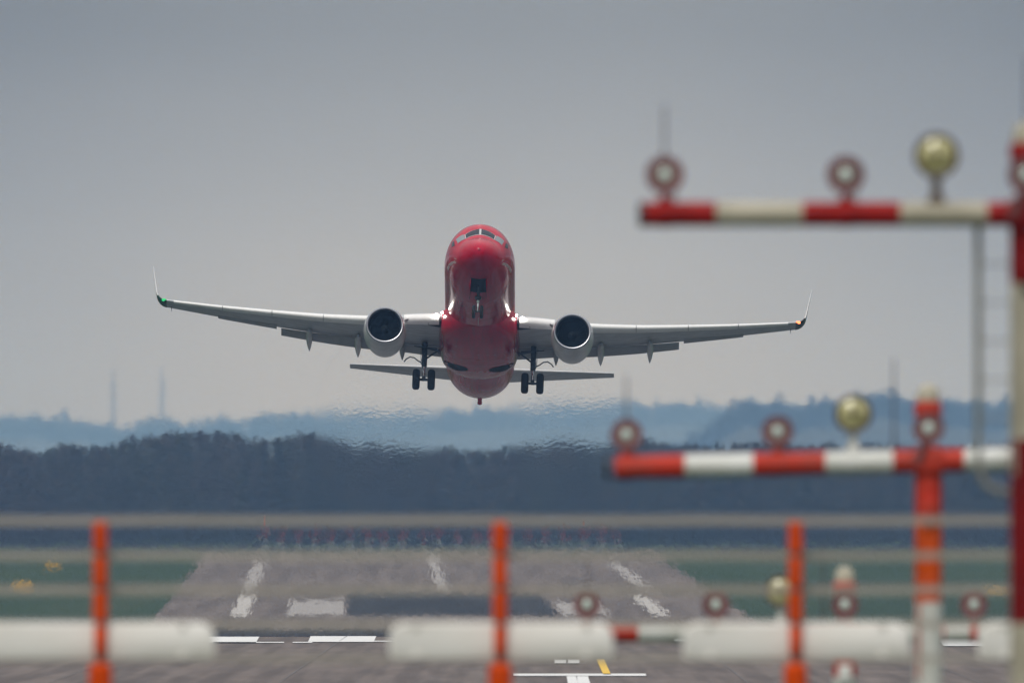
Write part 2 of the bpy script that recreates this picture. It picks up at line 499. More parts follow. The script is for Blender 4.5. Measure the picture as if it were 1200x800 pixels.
rwy_mark('edge_marking', -16.9, -15.7, 1556, 1700, M['paintfar'], 'white edge stripe along the left of the runway')
rwy_mark('edge_marking', -17.1, -16.0, 1725, 1960, M['paintworn'], 'white edge stripe along the left of the runway')
rwy_mark('edge_marking', 15.3, 16.5, 1556, 1690, M['paintfar'], 'white edge stripe along the right of the runway')
rwy_mark('edge_marking', 16.6, 17.8, 1740, 1960, M['paintworn'], 'white edge stripe along the right of the runway')
rwy_mark('centreline', -0.45, 0.45, 1730, 2040, M['paintworn'], 'white centreline on the grey runway')
rwy_mark('touchdown_marking', -12.6, -8.3, 1560, 1660, M['paintworn'], 'pale worn touchdown marking left of the mirage patch')
rwy_mark('touchdown_marking', 8.4, 12.0, 1560, 1640, M['paintworn'], 'pale worn touchdown marking right of the mirage patch')

# slab joints in the near pavement, one sheet of narrow dark lines
mb = MB()
for xj in (-22.5, -15, -7.6, 7.5, 15, 22.5):
    mb.add([(xj, 562, 0.009), (xj + 0.03, 562, 0.009), (xj + 0.03 + 0.3, 930, 0.045), (xj + 0.3, 930, 0.045)], [(0, 1, 2, 3)])
for dj in range(600, 930, 30):
    mb.add([(-60, dj, gz(dj) + 0.010), (60, dj, gz(dj) + 0.010), (60, dj + 0.25, gz(dj) + 0.0105), (-60, dj + 0.25, gz(dj) + 0.0105)], [(0, 1, 2, 3)])
o = mb.build('pavement_joints', M['signdark'], None, smooth=False)
tag(o, 'dark joints between the concrete slabs of the pavement', None, None, 'structure')


# ------------------------------------------------------------------ far woods and hills
def leaf_cloud(name, trees, mtl, leaf, label, cat, per):
    """trees: rows of (x, y, ztop, zbase, radius, kind).  Every tree is a cloud of small leaf/twig faces plus its stem."""
    V = []; Fq = []
    base = 0
    for (x, y, zt, zb, r, kd) in trees:
        n = per
        h = zt - zb
        u = rng.random(n) ** (0.75)
        if kd == 0:      # rounded bare broadleaf
            prof = np.sin(np.clip(u, 0, 1) * math.pi * 0.94 + 0.12) ** 0.6
        else:            # conifer
            prof = (1.02 - u) ** 0.9
        ang = rng.random(n) * 2 * math.pi
        rr = r * prof * np.sqrt(rng.random(n)) * (1 + 0.35 * rng.standard_normal(n) * 0.5)
        cx = x + rr * np.cos(ang); cy = y + rr * np.sin(ang); cz = zb + h * u + rng.standard_normal(n) * h * 0.015
        s = leaf * (0.5 + rng.random(n))
        a = rng.standard_normal((n, 3)); a /= np.linalg.norm(a, axis=1)[:, None]
        b = rng.standard_normal((n, 3)); b /= np.linalg.norm(b, axis=1)[:, None]
        c = np.stack([cx, cy, cz], 1)
        tri = np.stack([c + a * s[:, None], c + b * s[:, None], c - (a + b) * 0.6 * s[:, None]], 1).reshape(-1, 3)
        V.append(tri)
        base += 1
    V = np.concatenate(V)
    nf = len(V) // 3
    me = bpy.data.meshes.new(name)
    me.vertices.add(len(V)); me.vertices.foreach_set('co', V.astype(np.float32).ravel())
    me.loops.add(nf * 3); me.loops.foreach_set('vertex_index', np.arange(nf * 3, dtype=np.int32))
    me.polygons.add(nf); me.polygons.foreach_set('loop_start', np.arange(0, nf * 3, 3, dtype=np.int32))
    me.update(calc_edges=True)
    me.materials.append(mtl)
    o = bpy.data.objects.new(name, me)
    sc.collection.objects.link(o)
    tag(o, label, cat, None, 'stuff')
    return o


def interp(tab, x):
    xs = [t[0] for t in tab]; ys = [t[1] for t in tab]
    return float(np.interp(x, xs, ys))


near_top = [(-400, 520), (0, 520), (25, 527), (50, 531), (75, 521), (100, 524), (125, 523), (150, 515), (180, 511), (210, 508), (240, 504), (270, 509), (300, 516), (330, 513),
            (370, 508), (400, 520), (450, 523), (500, 527), (560, 528), (600, 526), (650, 519), (700, 523), (750, 514), (790, 522), (850, 524), (900, 518), (950, 523), (1000, 521), (1100, 524), (1200, 520), (1600, 518)]
trees = []
for row in range(6):
    d = 3900 + row * 16
    x = -150
    while x < 150:
        px = 600 + x * F / d
        yt = interp(near_top, px) + rng.normal(0, 1.5) + (6 - row) * .9 - 1
        if rng.random() < 0.08: yt -= 3
        zt = CAM_Z + (HORIZON - yt) * d / F
        trees.append((x, d + rng.normal(0, 4), zt, gz(d) - 0.5, rng.uniform(2.0, 5.5), 0 if rng.random() < .8 else 1))
        x += rng.uniform(1.6, 5.2)
# wide, sparser continuation outside the frame
leaf_cloud('forest', trees, M['forest'], 0.33, 'dark wintry wood behind the far end of the runway', 'forest', 900)
# the forest floor bank rising behind the first rows closes the wood
mb = MB()
rings = []
for row, (dd_, f) in enumerate([(3960, 0.0), (3990, 0.62), (4060, 0.80), (4400, 0.80), (5200, 0.1)]):
    ring = []
    for k in range(161):
        x = -1600 + k * 20
        px = 600 + x * F / dd_
        zt = CAM_Z + (HORIZON - interp(near_top, px)) * dd_ / F
        ring.append((x, dd_, -2.2 + (zt + 2.2) * f + rng.normal(0, .25) * (f > 0)))
    rings.append(ring)
mb.loft(rings, closed=False)
o = mb.build('wooded_slope', M['forest'], None)
tag(o, 'dark wooded slope inside the wintry wood', None, None, 'structure')


def ridge(name, tab, d, mtl, label, flabel, width, tr_h, per, step, span=(-700, 1900)):
    mb = MB(); rings = []
    offs = [(-2200, 0.0), (-900, 0.55), (-250, 0.90), (0, 1.0), (500, 0.8), (1500, 0.3)]
    for (od, f) in offs:
        ring = []
        for k in range(181):
            px = span[0] + (span[1] - span[0]) * k / 180
            zt = CAM_Z + (HORIZON - interp(tab, px)) * d / F - tr_h * 0.7
            x = (px - 600) / F * d
            ring.append((x, d + od, -2.5 + (zt + 2.5) * f + (rng.normal(0, 1.2) if f else 0)))
        rings.append(ring)
    mb.loft(rings, closed=False)
    o = mb.build(name, mtl, None)
    tag(o, label, None, None, 'structure')
    tr = []
    for row in range(4):
        dd_ = d - 150 + row * 60
        px = -80
        while px < 1290:
            yt = interp(tab, px) + rng.normal(0, 1.0) + (3 - row) * 1.6 + 2.0 * math.sin(px * .11 + row) * math.sin(px * .031)
            zt = CAM_Z + (HORIZON - yt) * dd_ / F
            if rng.random() < .1: zt += tr_h * .22
            tr.append(((px - 600) / F * dd_, dd_, zt, zt - tr_h * rng.uniform(.9, 1.2), rng.uniform(.18, .36) * tr_h, 0 if rng.random() < .55 else 1))
            px += step * rng.uniform(.5, 1.5)
    leaf_cloud(name + '_trees', tr, mtl, width, flabel, 'woodland', per)


far_tab = [(-700, 492), (0, 489), (12, 487), (25, 492), (40, 488), (60, 492), (80, 494), (97, 493), (110, 496), (130, 499), (155, 500), (168, 494), (190, 492), (215, 498), (240, 494), (260, 492), (285, 491),
           (300, 488), (330, 486), (380, 485), (430, 484), (520, 482), (600, 478), (700, 474), (740, 469), (760, 476), (800, 471), (830, 476), (860, 474), (900, 473), (1000, 474), (1200, 473), (1900, 475)]
mid_tab = [(-700, 545), (0, 543), (600, 540), (780, 530), (830, 500), (848, 482), (870, 470), (895, 474), (915, 470), (935, 478), (955, 470), (985, 474), (1005, 466), (1020, 461), (1040, 460), (1060, 468), (1080, 470),
           (1100, 473), (1120, 470), (1150, 478), (1180, 473), (1200, 476), (1900, 470)]
ridge('far_hills', far_tab, 21000, M['hillforest'], 'pale blue far ridge along the horizon', 'treetops along the pale blue far ridge', 2.6, 24, 60, 7)
ridge('nearer_hills', mid_tab, 13500, M['hillforest'], 'darker blue ridge rising at the right', 'treetops on the darker blue ridge at the right', 1.5, 19, 110, 7)

# far masts and tower on the ridge
for (px, ytop, yb, wd, label) in [(133, 431, 503, 3.8, 'thin distant radio mast rising from the blue ridge, the one beside the stubby tower'),
                                  (190, 429, 498, 4.2, 'thin distant radio mast on the blue ridge, farther from the stubby tower')]:
    d = 21000
    base = W(px, yb + 12, d); top = W(px, ytop, d)
    r = empty('radio_mast', base)
    tag(r, label, 'radio mast', 'distant radio masts on the ridge')
    h = top.z - base.z
    mb = MB()
    legs = [Vector((wd * math.cos(a), wd * math.sin(a), 0)) * .5 for a in (0.5, 0.5 + 2.094, 0.5 + 4.189)]
    for l in legs: mb.tube(l, (l.x * .55, l.y * .55, h * .8), .42, .32, 6)
    k = 0
    z = 0
    while z < h * .78:
        f0 = 1 - .45 * z / (h * .8); f1 = 1 - .45 * (z + 4) / (h * .8)
        for i in range(3):
            a = legs[i]; b = legs[(i + 1) % 3]
            mb.tube((a.x * f0, a.y * f0, z), (b.x * f1, b.y * f1, z + 4), .22, .22, 5)
        z += 4
    mb.build('lattice', M['farmast'], r)
    m2 = MB(); m2.tube((0, 0, h * .78), (0, 0, h), .9, .5, 6)
    m2.build('antenna', M['farmast'], r)
    for zz in (h * .55, h * .7):
        m3 = MB(); m3.lathe([(-1.4, 1.2), (1.4, 1.2)], (0, 0, zz), 'Z', 10)
        m3.build('platform', M['farmast'], r)
r = empty('water_tower', W(76, 512, 21000))
tag(r, 'small stubby tower with a wider head on the pale blue ridge', 'tower')
mb = MB(); mb.lathe([(0, 2.0), (20, 1.7)], (0, 0, 0), 'Z', 14); mb.build('shaft', M['farmast'], r)
mb = MB(); mb.lathe([(20, 1.8), (21.5, 3.4), (27, 3.5), (28, 1.2), (30, .5)], (0, 0, 0), 'Z', 14); mb.build('tank', M['farmast'], r)

# ------------------------------------------------------------------ small far airfield furniture
# red and white marker posts beyond the far end of the runway
def make_far_post():
    r = empty('marker_post')
    mb = MB(); mb.tube((0, 0, 0), (0, 0, 1.5), .06, .06, 8); mb.build('lower_section', M['mwhite'], r)
    mb = MB(); mb.tube((0, 0, 1.5), (0, 0, 3.2), .08, .06, 8); mb.build('upper_section', M['mred'], r)
    mb = MB(); mb.lathe([(3.2, .04), (3.23, .09), (3.36, .09), (3.4, .03)], (0, 0, 0), 'Z', 10); mb.build('lamp', M['housing'], r)
    return r


fp = make_far_post()
xs = [310, 331, 350, 370, 388, 409, 431, 450, 472, 497, 513, 536, 559, 575, 598, 620, 639, 661, 684, 705, 722]
for i, px in enumerate(xs):
    o = fp if i == 0 else copy_tree(fp)
    d = 2110 + (i % 3) * 12
    o.location = ((px - 600) / F * d, d, gz(d))
    o.scale = (1, 1, 1.12 if i == 0 else random.uniform(.72, 1.0))
    tag(o, 'small red and white marker post at the far end of the runway', 'marker post', 'marker posts at the far end of the runway')
fp['label'] = 'tallest red and white marker post, first of the far row from the left'
fp['group'] = 'marker posts at the far end of the runway'


def airfield_sign(px, py, wpx, hpx, label):
    d = ground_d(py + hpx / 2 + 1.5)
    s = d / F
    r = empty('airfield_sign', ((px - 600) * s, d, gz(d)))
    tag(r, label, 'airfield sign', 'yellow airfield signs on the grass')
    w, h = wpx * s, hpx * s
    z0 = .12
    mb = MB(); mb.box((0, 0, z0 + h / 2), (w, .18, h), .03); mb.build('sign_panel', M['sign'], r)
    for sx in (-1, 1):
        mb = MB(); mb.tube((sx * w * .36, 0, 0), (sx * w * .36, 0, z0), .035, .035, 8); mb.build('leg', M['signdark'], r)


airfield_sign(27, 687, 22, 10, 'larger yellow airfield sign on the grass, nearest the left edge')
airfield_sign(62, 662, 14, 8, 'smaller yellow airfield sign on the grass, left of the runway')
airfield_sign(1168, 692, 26, 7, 'yellow airfield sign on the grass, beside the red lamp at the right')


# ------------------------------------------------------------------ approach light masts
def lamp_small(parent, x, zbar, rbar, nearred):
    """steady approach lamp on a short stem above the bar, facing the camera side (-Y)"""
    zc = zbar + 0.285
    hs = MB()
    # bowl housing, open towards the camera
    hs.lathe([(0.16, 0.02), (0.13, 0.07), (0.04, 0.128), (-0.06, 0.140), (-0.075, 0.134), (-0.07, 0.110)], (x, 0, zc), 'Y', 28)
    h = hs.build('lamp_housing', M['housing'], parent)
    rf = MB(); rf.lathe([(-0.066, 0.112), (-0.04, 0.085), (-0.035, 0.068)], (x, 0, zc), 'Y', 28)
    rf.build('reflector_ring', M['reflector'], h)
    ln = MB(); ln.lathe([(-0.05, 0.068), (-0.068, 0.055), (-0.080, 0.030), (-0.084, 0.0)], (x, 0, zc), 'Y', 24)
    ln.build('lens', M['lens'], h)
    st = MB(); st.tube((x, 0.02, zbar + rbar * .6), (x, 0.02, zc - .10), .028, .022, 12)
    st.tube((x, 0.0, zbar + rbar * .7), (x, 0.0, zbar + rbar + .035), .05, .045, 14)
    st.build('lamp_stem', nearred, parent)


def light_mast(loc, half, segs_side, post_segs, label, rods, mats, z_low, tilt=0.0, ladder=False, rbar=0.1, rpost=0.119, toplabel=None):
    """loc: world point at the bar/post crossing"""
    root = empty('approach_light_mast', (loc.x, loc.y, gz(loc.y)))
    tag(root, label, 'light mast', 'approach light masts')
    z0 = loc.z - gz(loc.y)
    mr_, mw_ = mats['red'], mats['white']
    # crossbar: painted bands butted end to end, each band its own part
    for side in (-1, 1):
        prev = 0.0
        for k, (x1, col) in enumerate(segs_side):
            mb = MB()
            a = max(prev, 0.0)
            mb.tube((side * a, 0, z0), (side * x1, 0, z0), rbar, rbar, 28)
            mb.build('crossbar_band', mr_ if col == 'r' else mw_, root)
            prev = x1
        mb = MB()
        mb.lathe([(0, rbar * 1.04), (side * .03, rbar * 1.0), (side * .045, rbar * .8)], (side * half, 0, z0), 'X', 28)
        mb.build('end_cap', M['mblack'], root)
        for xx in (1.316, 2.632):      # clamp collars
            mb = MB()
            mb.lathe([(-.035, rbar * 1.07), (.035, rbar * 1.07)], (side * xx, 0, z0), 'X', 28)
            mb.build('clamp', mr_, root)
    # post
    for (za, zb, col) in post_segs:
        mb = MB(); mb.tube((0, .04, za), (0, .04, zb), rpost, rpost, 32)
        mb.build('post_section', mats[col], root)
    mb = MB(); mb.box((0, .0, z0), (.27, .23, .24), .05); mb.build('saddle', mats.get('redshade', mr_), root)
    # braces from post to bar
    for side in (-1,):
        mb = MB(); mb.tube((side * .10, -.10, z0 - .02), (side * .02, -.14, z0 + .20), .04, .03, 10); mb.build('lamp_bracket', M['housing'], root)
    for x in (-half + .145 - 0.0, -1.316, 0, 1.316, half - .145):
        lamp_small(root, x if abs(x) < 2 else math.copysign(2.632, x), z0, rbar, mr_)
    # big yellowish flasher
    x = -.655
    zc = z0 + .425
    hs = MB(); hs.lathe([(.22, .03), (.18, .10), (.06, .155), (-.05, .168), (-.07, .160), (-.066, .143), (-.050, .126)], (x, 0, zc), 'Y', 32)
    h = hs.build('flasher_housing', M['yhouse'], root)
    ln = MB(); ln.lathe([(-.055, .128), (-.075, .10), (-.09, .05), (-.094, 0)], (x, 0, zc), 'Y', 28)
    ln.build('lens', M['ylens'], h)
    gr = MB()
    gr.box((x, -.098, zc + .035), (.012, .012, .16)); gr.box((x, -.099, zc), (.2, .010, .012))
    gr.build('guard', M['yhouse'], h)
    st = MB(); st.tube((x, .02, z0 + rbar * .6), (x, .02, zc - .13), .045, .034, 12)
    st.lathe([(0, .075), (.05, .06)], (x, 0, z0 + rbar * .85), 'Z', 16)
    st.build('flasher_stem', M['yhouse'] if ladder else M['mwhite'], root)
    # junction box, conduit and cable loops, as on any such mast
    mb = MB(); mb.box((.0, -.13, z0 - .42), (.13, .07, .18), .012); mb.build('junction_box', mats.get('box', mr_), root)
    mb = MB(); mb.path([(-.09, -.12, z0 - 1.9), (-.09, -.125, z0 - .7), (-.04, -.13, z0 - .5)], .010, 8); mb.build('conduit', mats.get('pipe', mr_), root)
    for xx in (-2.632, -1.316, 1.316, 2.632):
        mb = MB(); mb.path([(xx + .02, .06, z0 + .22), (xx + .07, .08, z0 + .16), (xx + .06, .07, z0 + .05), (xx + .05, .05, z0 - .02)], .010, 6); mb.build('lamp_cable', M['mblack'], root)
    # beacon on top of the post
    bc = MB(); bc.tube((0, .13, z0 + .1), (0, .13, z0 + .40), .03, .03, 10); bc.build('beacon_stem', mr_, root)
    bc = MB(); bc.lathe([(.38, .10), (.40, .122), (.50, .122), (.52, .10)], (0, .13, z0), 'Z', 24); b = bc.build('beacon', mr_, root)
    bc = MB(); bc.lathe([(.52, .10), (.60, .10), (.66, .06), (.68, 0.0)], (0, .13, z0), 'Z', 24); bc.build('beacon_cap', M['mtan'], b)
    for (x, zt, y) in rods:
        mb = MB(); mb.tube((x, .08, z0 + rbar * .5), (x, .08, z0 + zt), .013, .007, 8)
        mb.build('lightning_rod', M['rod'], root)
        mb = MB(); mb.box((x, .075, z0 + rbar * .9), (.06, .06, .07), .01); mb.build('rod_clamp', M['mblack'], root)
    if ladder:
        px2m = loc.y / F
        xl = (1147 - 1203) * px2m
        xr = -.02
        zt = z0 - .02; zb = z0 - (575 - 251) * px2m
        mb = MB()
        mb.path([(xl, .17, zt), (xl, .17, (zt + zb) / 2), (xl, .17, zb + .2), (xl + .03, .17, zb + .08), (xl + .10, .17, zb + .01), (xl + .2, .17, zb - .01), (xr, .17, zb)], .026, 10)
        mb.path([(xr - .02, .17, zt), (xr - .02, .17, zb)], .022, 8)
        zz = zb + .25
        while zz < zt - .1:
            mb.tube((xl, .17, zz), (xr, .17, zz), .007, .007, 8); zz += .28
        mb.build('ladder', M['ladder'], root)
    if tilt:
        # the crossbar and all it carries lean slightly on the upright post
        for o in root.children_recursive:
            if o.name.split('.')[0] in ('post_section', 'junction_box', 'conduit', 'beacon', 'beacon_stem', 'beacon_cap', 'ladder'): continue
            for v in o.data.vertices: v.co.z += tilt * v.co.x
    return root


def post_z(loc, y):     # height above local ground for a photo row at this mast's depth
    return CAM_Z + (HORIZON - y) * loc.y / F - gz(loc.y)


SEG = [(0.285, 'r'), (0.92, 'w'), (1.63, 'r'), (2.26, 'w'), (2.78, 'r')]
# mast 1: nearest, at the right edge
L1 = W(1203, 251, 149)
light_mast(L1, 2.78, SEG, [(0, post_z(L1, 1000), 'red'), (post_z(L1, 1000), post_z(L1, 730), 'white'), (post_z(L1, 730), post_z(L1, 514), 'redshade'),
                           (post_z(L1, 514), post_z(L1, 331), 'white'), (post_z(L1, 331), post_z(L1, 240), 'redshade')],
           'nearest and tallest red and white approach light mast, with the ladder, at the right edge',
           [(-2.632, .80, 0), (0.0, 1.15, 0)], {'box': M['mredshade'], 'pipe': M['mtan'], 'red': M['mredn'], 'redshade': M['mredshade'], 'white': M['mtan']}, 0, ladder=True, rbar=.09)
L2 = W(1088, 540, 178.5)
light_mast(L2, 2.78, [(0.31, 'r'), (0.90, 'w'), (1.53, 'r'), (2.125, 'w'), (2.735, 'r')],
           [(0, post_z(L2, 705), 'white'), (post_z(L2, 705), post_z(L2, 604), 'orange'), (post_z(L2, 604), post_z(L2, 530), 'red')],
           'middle approach light mast, its post orange below and white at the foot',
           [(-2.632, .80, 0), (-.30, .90, 0)], {'red': M['mred'], 'white': M['mwhite'], 'orange': M['morange'], 'pipe': M['morange']}, 0, tilt=.0215, rbar=.102, rpost=.119)
L3 = W(990, 741, 209)
light_mast(L3, 2.78, [(0.42, 'r'), (1.0, 'w'), (1.02, 'r'), (2.11, 'w'), (2.78, 'r')],
           [(0, post_z(L3, 792), 'white'), (post_z(L3, 792), post_z(L3, 735), 'red')],
           'lowest and farthest approach light mast, its bar hidden behind the white boards',
           [(-2.632, .80, 0), (-.22, .95, 0)], {'red': M['mred'], 'white': M['mwhite'], 'box': M['mwhite'], 'pipe': M['mwhite']}, 0, rbar=.10)

# ------------------------------------------------------------------ fence of orange posts and pale tapes
FD = 164.0
FS = FD / F
fence = empty('wire_fence', (0, FD, gz(FD)))
tag(fence, 'low fence of orange posts carrying five pale horizontal wires across the frame', 'fence')
WY = [609, 650, 690, 730.5, 770]


def fz(y): return CAM_Z + (HORIZON - y) * FS - gz(FD)


for px in (-360, 118, 586, 932, 1400):
    x = (px - 600) * FS
    mb = MB(); mb.tube((x, -.14, 0), (x, -.14, fz(611)), .034, .030, 12); post = mb.build('post', M['core'], fence)
    edges = WY + []
    for i in range(5):
        if i < 4:
            ya, yb = WY[i] + 2.5, WY[i + 1] - 2.5
            rw = .058 if i < 3 else .049
            za, zb = fz(yb), fz(ya)
            mb = MB(); mb.lathe([(za, rw * .8), (za + .012, rw), (zb - .012, rw), (zb, rw * .8)], (x, -.14, 0), 'Z', 20)
            mb.build('insulator', M['orange'], post)
        else:
            mb = MB(); mb.lathe([(0, .095), (fz(782), .095), (fz(776), .06)], (x, -.14, 0), 'Z', 20)
            mb.build('sleeve', M['orange'], post)
x0, x1 = (-420 - 600) * FS, (1460 - 600) * FS
for i, y in enumerate(WY):
    mb = MB()
    # two twisted strands with a flat tape between them, sagging slightly between posts
    pts = [x0 + (x1 - x0) * k / 120 for k in range(121)]
    hw = .017 if i != 4 else .011
    wy = 0.0 if i != 4 else -.085
    sag = [fz(y) - .006 * math.sin(math.pi * (k % 20) / 20) for k in range(121)]
    rings = [[(xx, wy, z + hw), (xx, wy + .006, z + hw), (xx, wy + .006, z - hw), (xx, wy, z - hw)] for xx, z in zip(pts, sag)]
    mb.loft(rings, True, True, True)
    for off in (-1, 1):
        mb.cur = 1 if off < 0 else 0
        mb.path([(xx, wy + .003, z + off * (hw + .011)) for xx, z in zip(pts, sag)], .006, 6)
    mb.build('fence_wire', [M['wire'], M['wiredark']], fence)
for k, (a, b, lab) in enumerate([(-60, 252, 'white rounded fence board at the left edge, crossed by the first orange post'),
                                 (456, 719, 'white rounded board on the fence wires, crossed by the middle orange post'),
                                 (800, 1066, 'white rounded board on the fence, crossed by the orange post nearest the masts'),
                                 (1146, 1410, 'white rounded board on the fence, running behind the nearest mast')]):
    xa, xb = (a - 600) * FS, (b - 600) * FS
    za, zb = CAM_Z + (HORIZON - 773) * FS, CAM_Z + (HORIZON - 729) * FS
    w, h = xb - xa, zb - za
    root = empty('marker_board', ((xa + xb) / 2, FD - .09, za))
    tag(root, lab, 'marker board', 'white boards along the fence')
    mb = MB()
    rt, rb = .13, .035
    outl = []
    for (cx, cz, r, a0) in [(w / 2 - rt, h - rt, rt, 0), (-w / 2 + rt, h - rt, rt, 90), (-w / 2 + rb, rb, rb, 180), (w / 2 - rb, rb, rb, 270)]:
        for t in range(9):
            an = R(a0 + t * 11.25)
            outl.append((cx + r * math.cos(an), cz + r * math.sin(an)))
    n = len(outl)
    def ring(y, s):
        return [(x * (1 - s / w), y, h / 2 + (z - h / 2) * (1 - s / h)) for x, z in outl]
    mb.loft([ring(.0, .03), ring(.015, .0), ring(.04, 0), ring(.06, 0), ring(.075, .03)], True, True, True)
    mb.build('board', M['board'], root)
    for sx in (-.38, .38):
        for zz in (h * .1, h * .93):
            mb = MB(); mb.box((sx * w, -.005, zz), (.05, .03, .04), .008); mb.build('clip', M['board'], root)

# ------------------------------------------------------------------ THE AIRLINER (local axes: x span, y aft from the nose, z up)
PITCH, ROLL = R(13.05), R(2.1)
air = empty('airliner', W(562, 281, PLANE_D))
tag(air, 'red twin-engined airliner with grey wings climbing head-on, landing gear down', 'airliner')
air.matrix_world = Matrix.Translation(W(562, 281, PLANE_D)) @ Matrix.Rotation(-PITCH, 4, 'X') @ Matrix.Rotation(ROLL, 4, 'Y')

SEC = [(0.0, -.50, -.56, .03), (0.06, -.33, -.74, .21), (0.2, -.17, -.91, .38), (0.4, -.03, -1.05, .55), (0.7, .13, -1.20, .76), (1.0, .27, -1.31, .93), (1.4, .44, -1.43, 1.10), (1.75, .60, -1.52, 1.23),
       (2.1, .92, -1.59, 1.34), (2.5, 1.25, -1.67, 1.46), (2.9, 1.50, -1.73, 1.56), (3.4, 1.69, -1.80, 1.66), (4.2, 1.86, -1.88, 1.77), (5.2, 1.96, -1.96, 1.85), (6.2, 2.0, -2.0, 1.88), (8, 2.0, -2.0, 1.88),
       (12, 2.0, -2.0, 1.88), (18, 2.0, -2.0, 1.88), (24, 2.0, -2.0, 1.88), (26.5, 2.0, -1.98, 1.88), (28.5, 2.0, -1.76, 1.86), (30.5, 1.99, -1.38, 1.77), (32.5, 1.97, -.88, 1.55),
       (34.5, 1.92, -.35, 1.20), (36, 1.85, .10, .90), (37.2, 1.72, .50, .62), (38.0, 1.55, .80, .38), (38.3, 1.42, .92, .24)]


def cat_interp(s):
    """smooth section (zt, zb, w) at station s"""
    xs = [q[0] for q in SEC]
    s = min(max(s, xs[0]), xs[-1])
    i = max(0, min(len(xs) - 2, int(np.searchsorted(xs, s, side='right')) - 1))
    x0_, x1_ = xs[i], xs[i + 1]
    t = (s - x0_) / (x1_ - x0_)
    res = []
    for c in (1, 2, 3):
        p0, p1 = SEC[i][c], SEC[i + 1][c]
        m0 = (SEC[i + 1][c] - SEC[i - 1][c]) / (xs[i + 1] - xs[i - 1]) if i > 0 else (p1 - p0) / (x1_ - x0_)
        m1 = (SEC[i + 2][c] - SEC[i][c]) / (xs[i + 2] - xs[i]) if i + 2 < len(xs) else (p1 - p0) / (x1_ - x0_)
        h = x1_ - x0_
        res.append((2 * t**3 - 3 * t**2 + 1) * p0 + (t**3 - 2 * t**2 + t) * h * m0 + (-2 * t**3 + 3 * t**2) * p1 + (t**3 - t**2) * h * m1)
    return res


def fus(s, phi, off=0.0):
    """point on the fuselage: phi from the top (0) round the +x side (pi/2) to the keel (pi)"""
    zt, zb, w = cat_interp(s)
    zc = (zt + zb) / 2
    hz = (zt - zb) / 2
    x, z = (w + off) * math.sin(phi), zc + (hz + off) * math.cos(phi)
    return Vector((x, s, z))


stn = []
for (a, *_), (b, *_) in zip(SEC, SEC[1:]):
    k = 3 if a < 6 else (5 if a >= 24 else 4)
    if a < 0.4: k = 2
    stn += [a + (b - a) * i / k for i in range(k)]
stn.append(SEC[-1][0])
NS = 72
mb = MB()
mb.loft([[fus(s, 2 * math.pi * k / NS) for k in range(NS)] for s in stn], True, True, True)
mb.cur = 1          # cabin windows, a pattern along each side
for side in (-1, 1):
    for k in range(48):
        s0 = 6.2 + k * .508
        c = math.pi / 2 - .16
        q = [fus(s0 + ds, side * (c + dp), .008) for ds, dp in ((-.11, -.07), (-.11, .07), (.11, .07), (.11, -.07))]
        mb.add(q, [(0, 1, 2, 3)])
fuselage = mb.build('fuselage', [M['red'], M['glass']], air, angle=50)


def surf_patch(name, corners, mtl, parent, off=.012, n=6, label=None):
    """corners: 4 (s, phi) pairs, bilinear grid laid on the fuselage skin"""
    mb = MB(); rings = []
    (a, b, c, d) = corners
    for i in range(n + 1):
        u = i / n; ring = []
        for j in range(n + 1):
            v = j / n
            s = (a[0] * (1 - u) + b[0] * u) * (1 - v) + (d[0] * (1 - u) + c[0] * u) * v
            p = (a[1] * (1 - u) + b[1] * u) * (1 - v) + (d[1] * (1 - u) + c[1] * u) * v
            ring.append(fus(s, p, off))
        rings.append(ring)
    mb.loft(rings, closed=False)
    o = mb.build(name, mtl, parent)
    if label: o['label'] = label
    return o


for sgn in (-1, 1):
    # outboard is increasing |phi|
    surf_patch('window_surround', [(1.905, sgn * .00), (1.86, sgn * .64), (2.25, sgn * .64), (2.41, sgn * .00)], M['greyframe'], fuselage, .010)
    surf_patch('windscreen', [(1.93, sgn * .04), (1.88, sgn * .61), (2.22, sgn * .60), (2.38, sgn * .04)], M['glass'], fuselage, .022)
    surf_patch('side_window', [(1.87, sgn * .66), (2.05, sgn * 1.06), (2.62, sgn * 1.02), (2.32, sgn * .66)], M['sideglass'], fuselage, .014, label='side cockpit window with the grey sky reflection in its colour')
    surf_patch('side_window', [(2.28, sgn * 1.22), (2.75, sgn * 1.34), (3.12, sgn * 1.20), (2.78, sgn * 1.10)], M['glass'], fuselage, .014)
    # pale lettering low on the nose sides (a row of separate strokes, unreadable at this distance)
    mb = MB()
    s = 2.05
    widths = [.20, .16, .16, .20, .10, .18, .16, .08, .18, .2]
    for k, wd in enumerate(widths):
        for (p0, p1, sa, sb) in ((1.85, 1.95, 0, .06), (1.85, 1.875, 0, wd), (1.925, 1.95, 0, wd) if k % 2 == 0 else (1.89, 1.91, 0, wd), (1.85, 1.91, wd - .06, wd) if k % 3 else (1.89, 1.95, wd - .06, wd)):
            q = [fus(s + sa, sgn * p0, .012), fus(s + sb, sgn * p0, .012), fus(s + sb, sgn * p1, .012), fus(s + sa, sgn * p1, .012)]
            mb.add(q, [(0, 1, 2, 3)])
        s += wd + .07
    mb.build('lettering', M['letter'], fuselage, smooth=False)
    # pitot / vane probes
    pb = fus(1.75, sgn * 1.75)
    mb = MB(); mb.tube(pb, pb + Vector((sgn * .10, 0, 0)), .012, .010, 6); mb.tube(pb + Vector((sgn * .10, .02, 0)), pb + Vector((sgn * .10, -.18, 0)), .012, .006, 6)
    mb.build('pitot_probe', M['chrome'], fuselage)

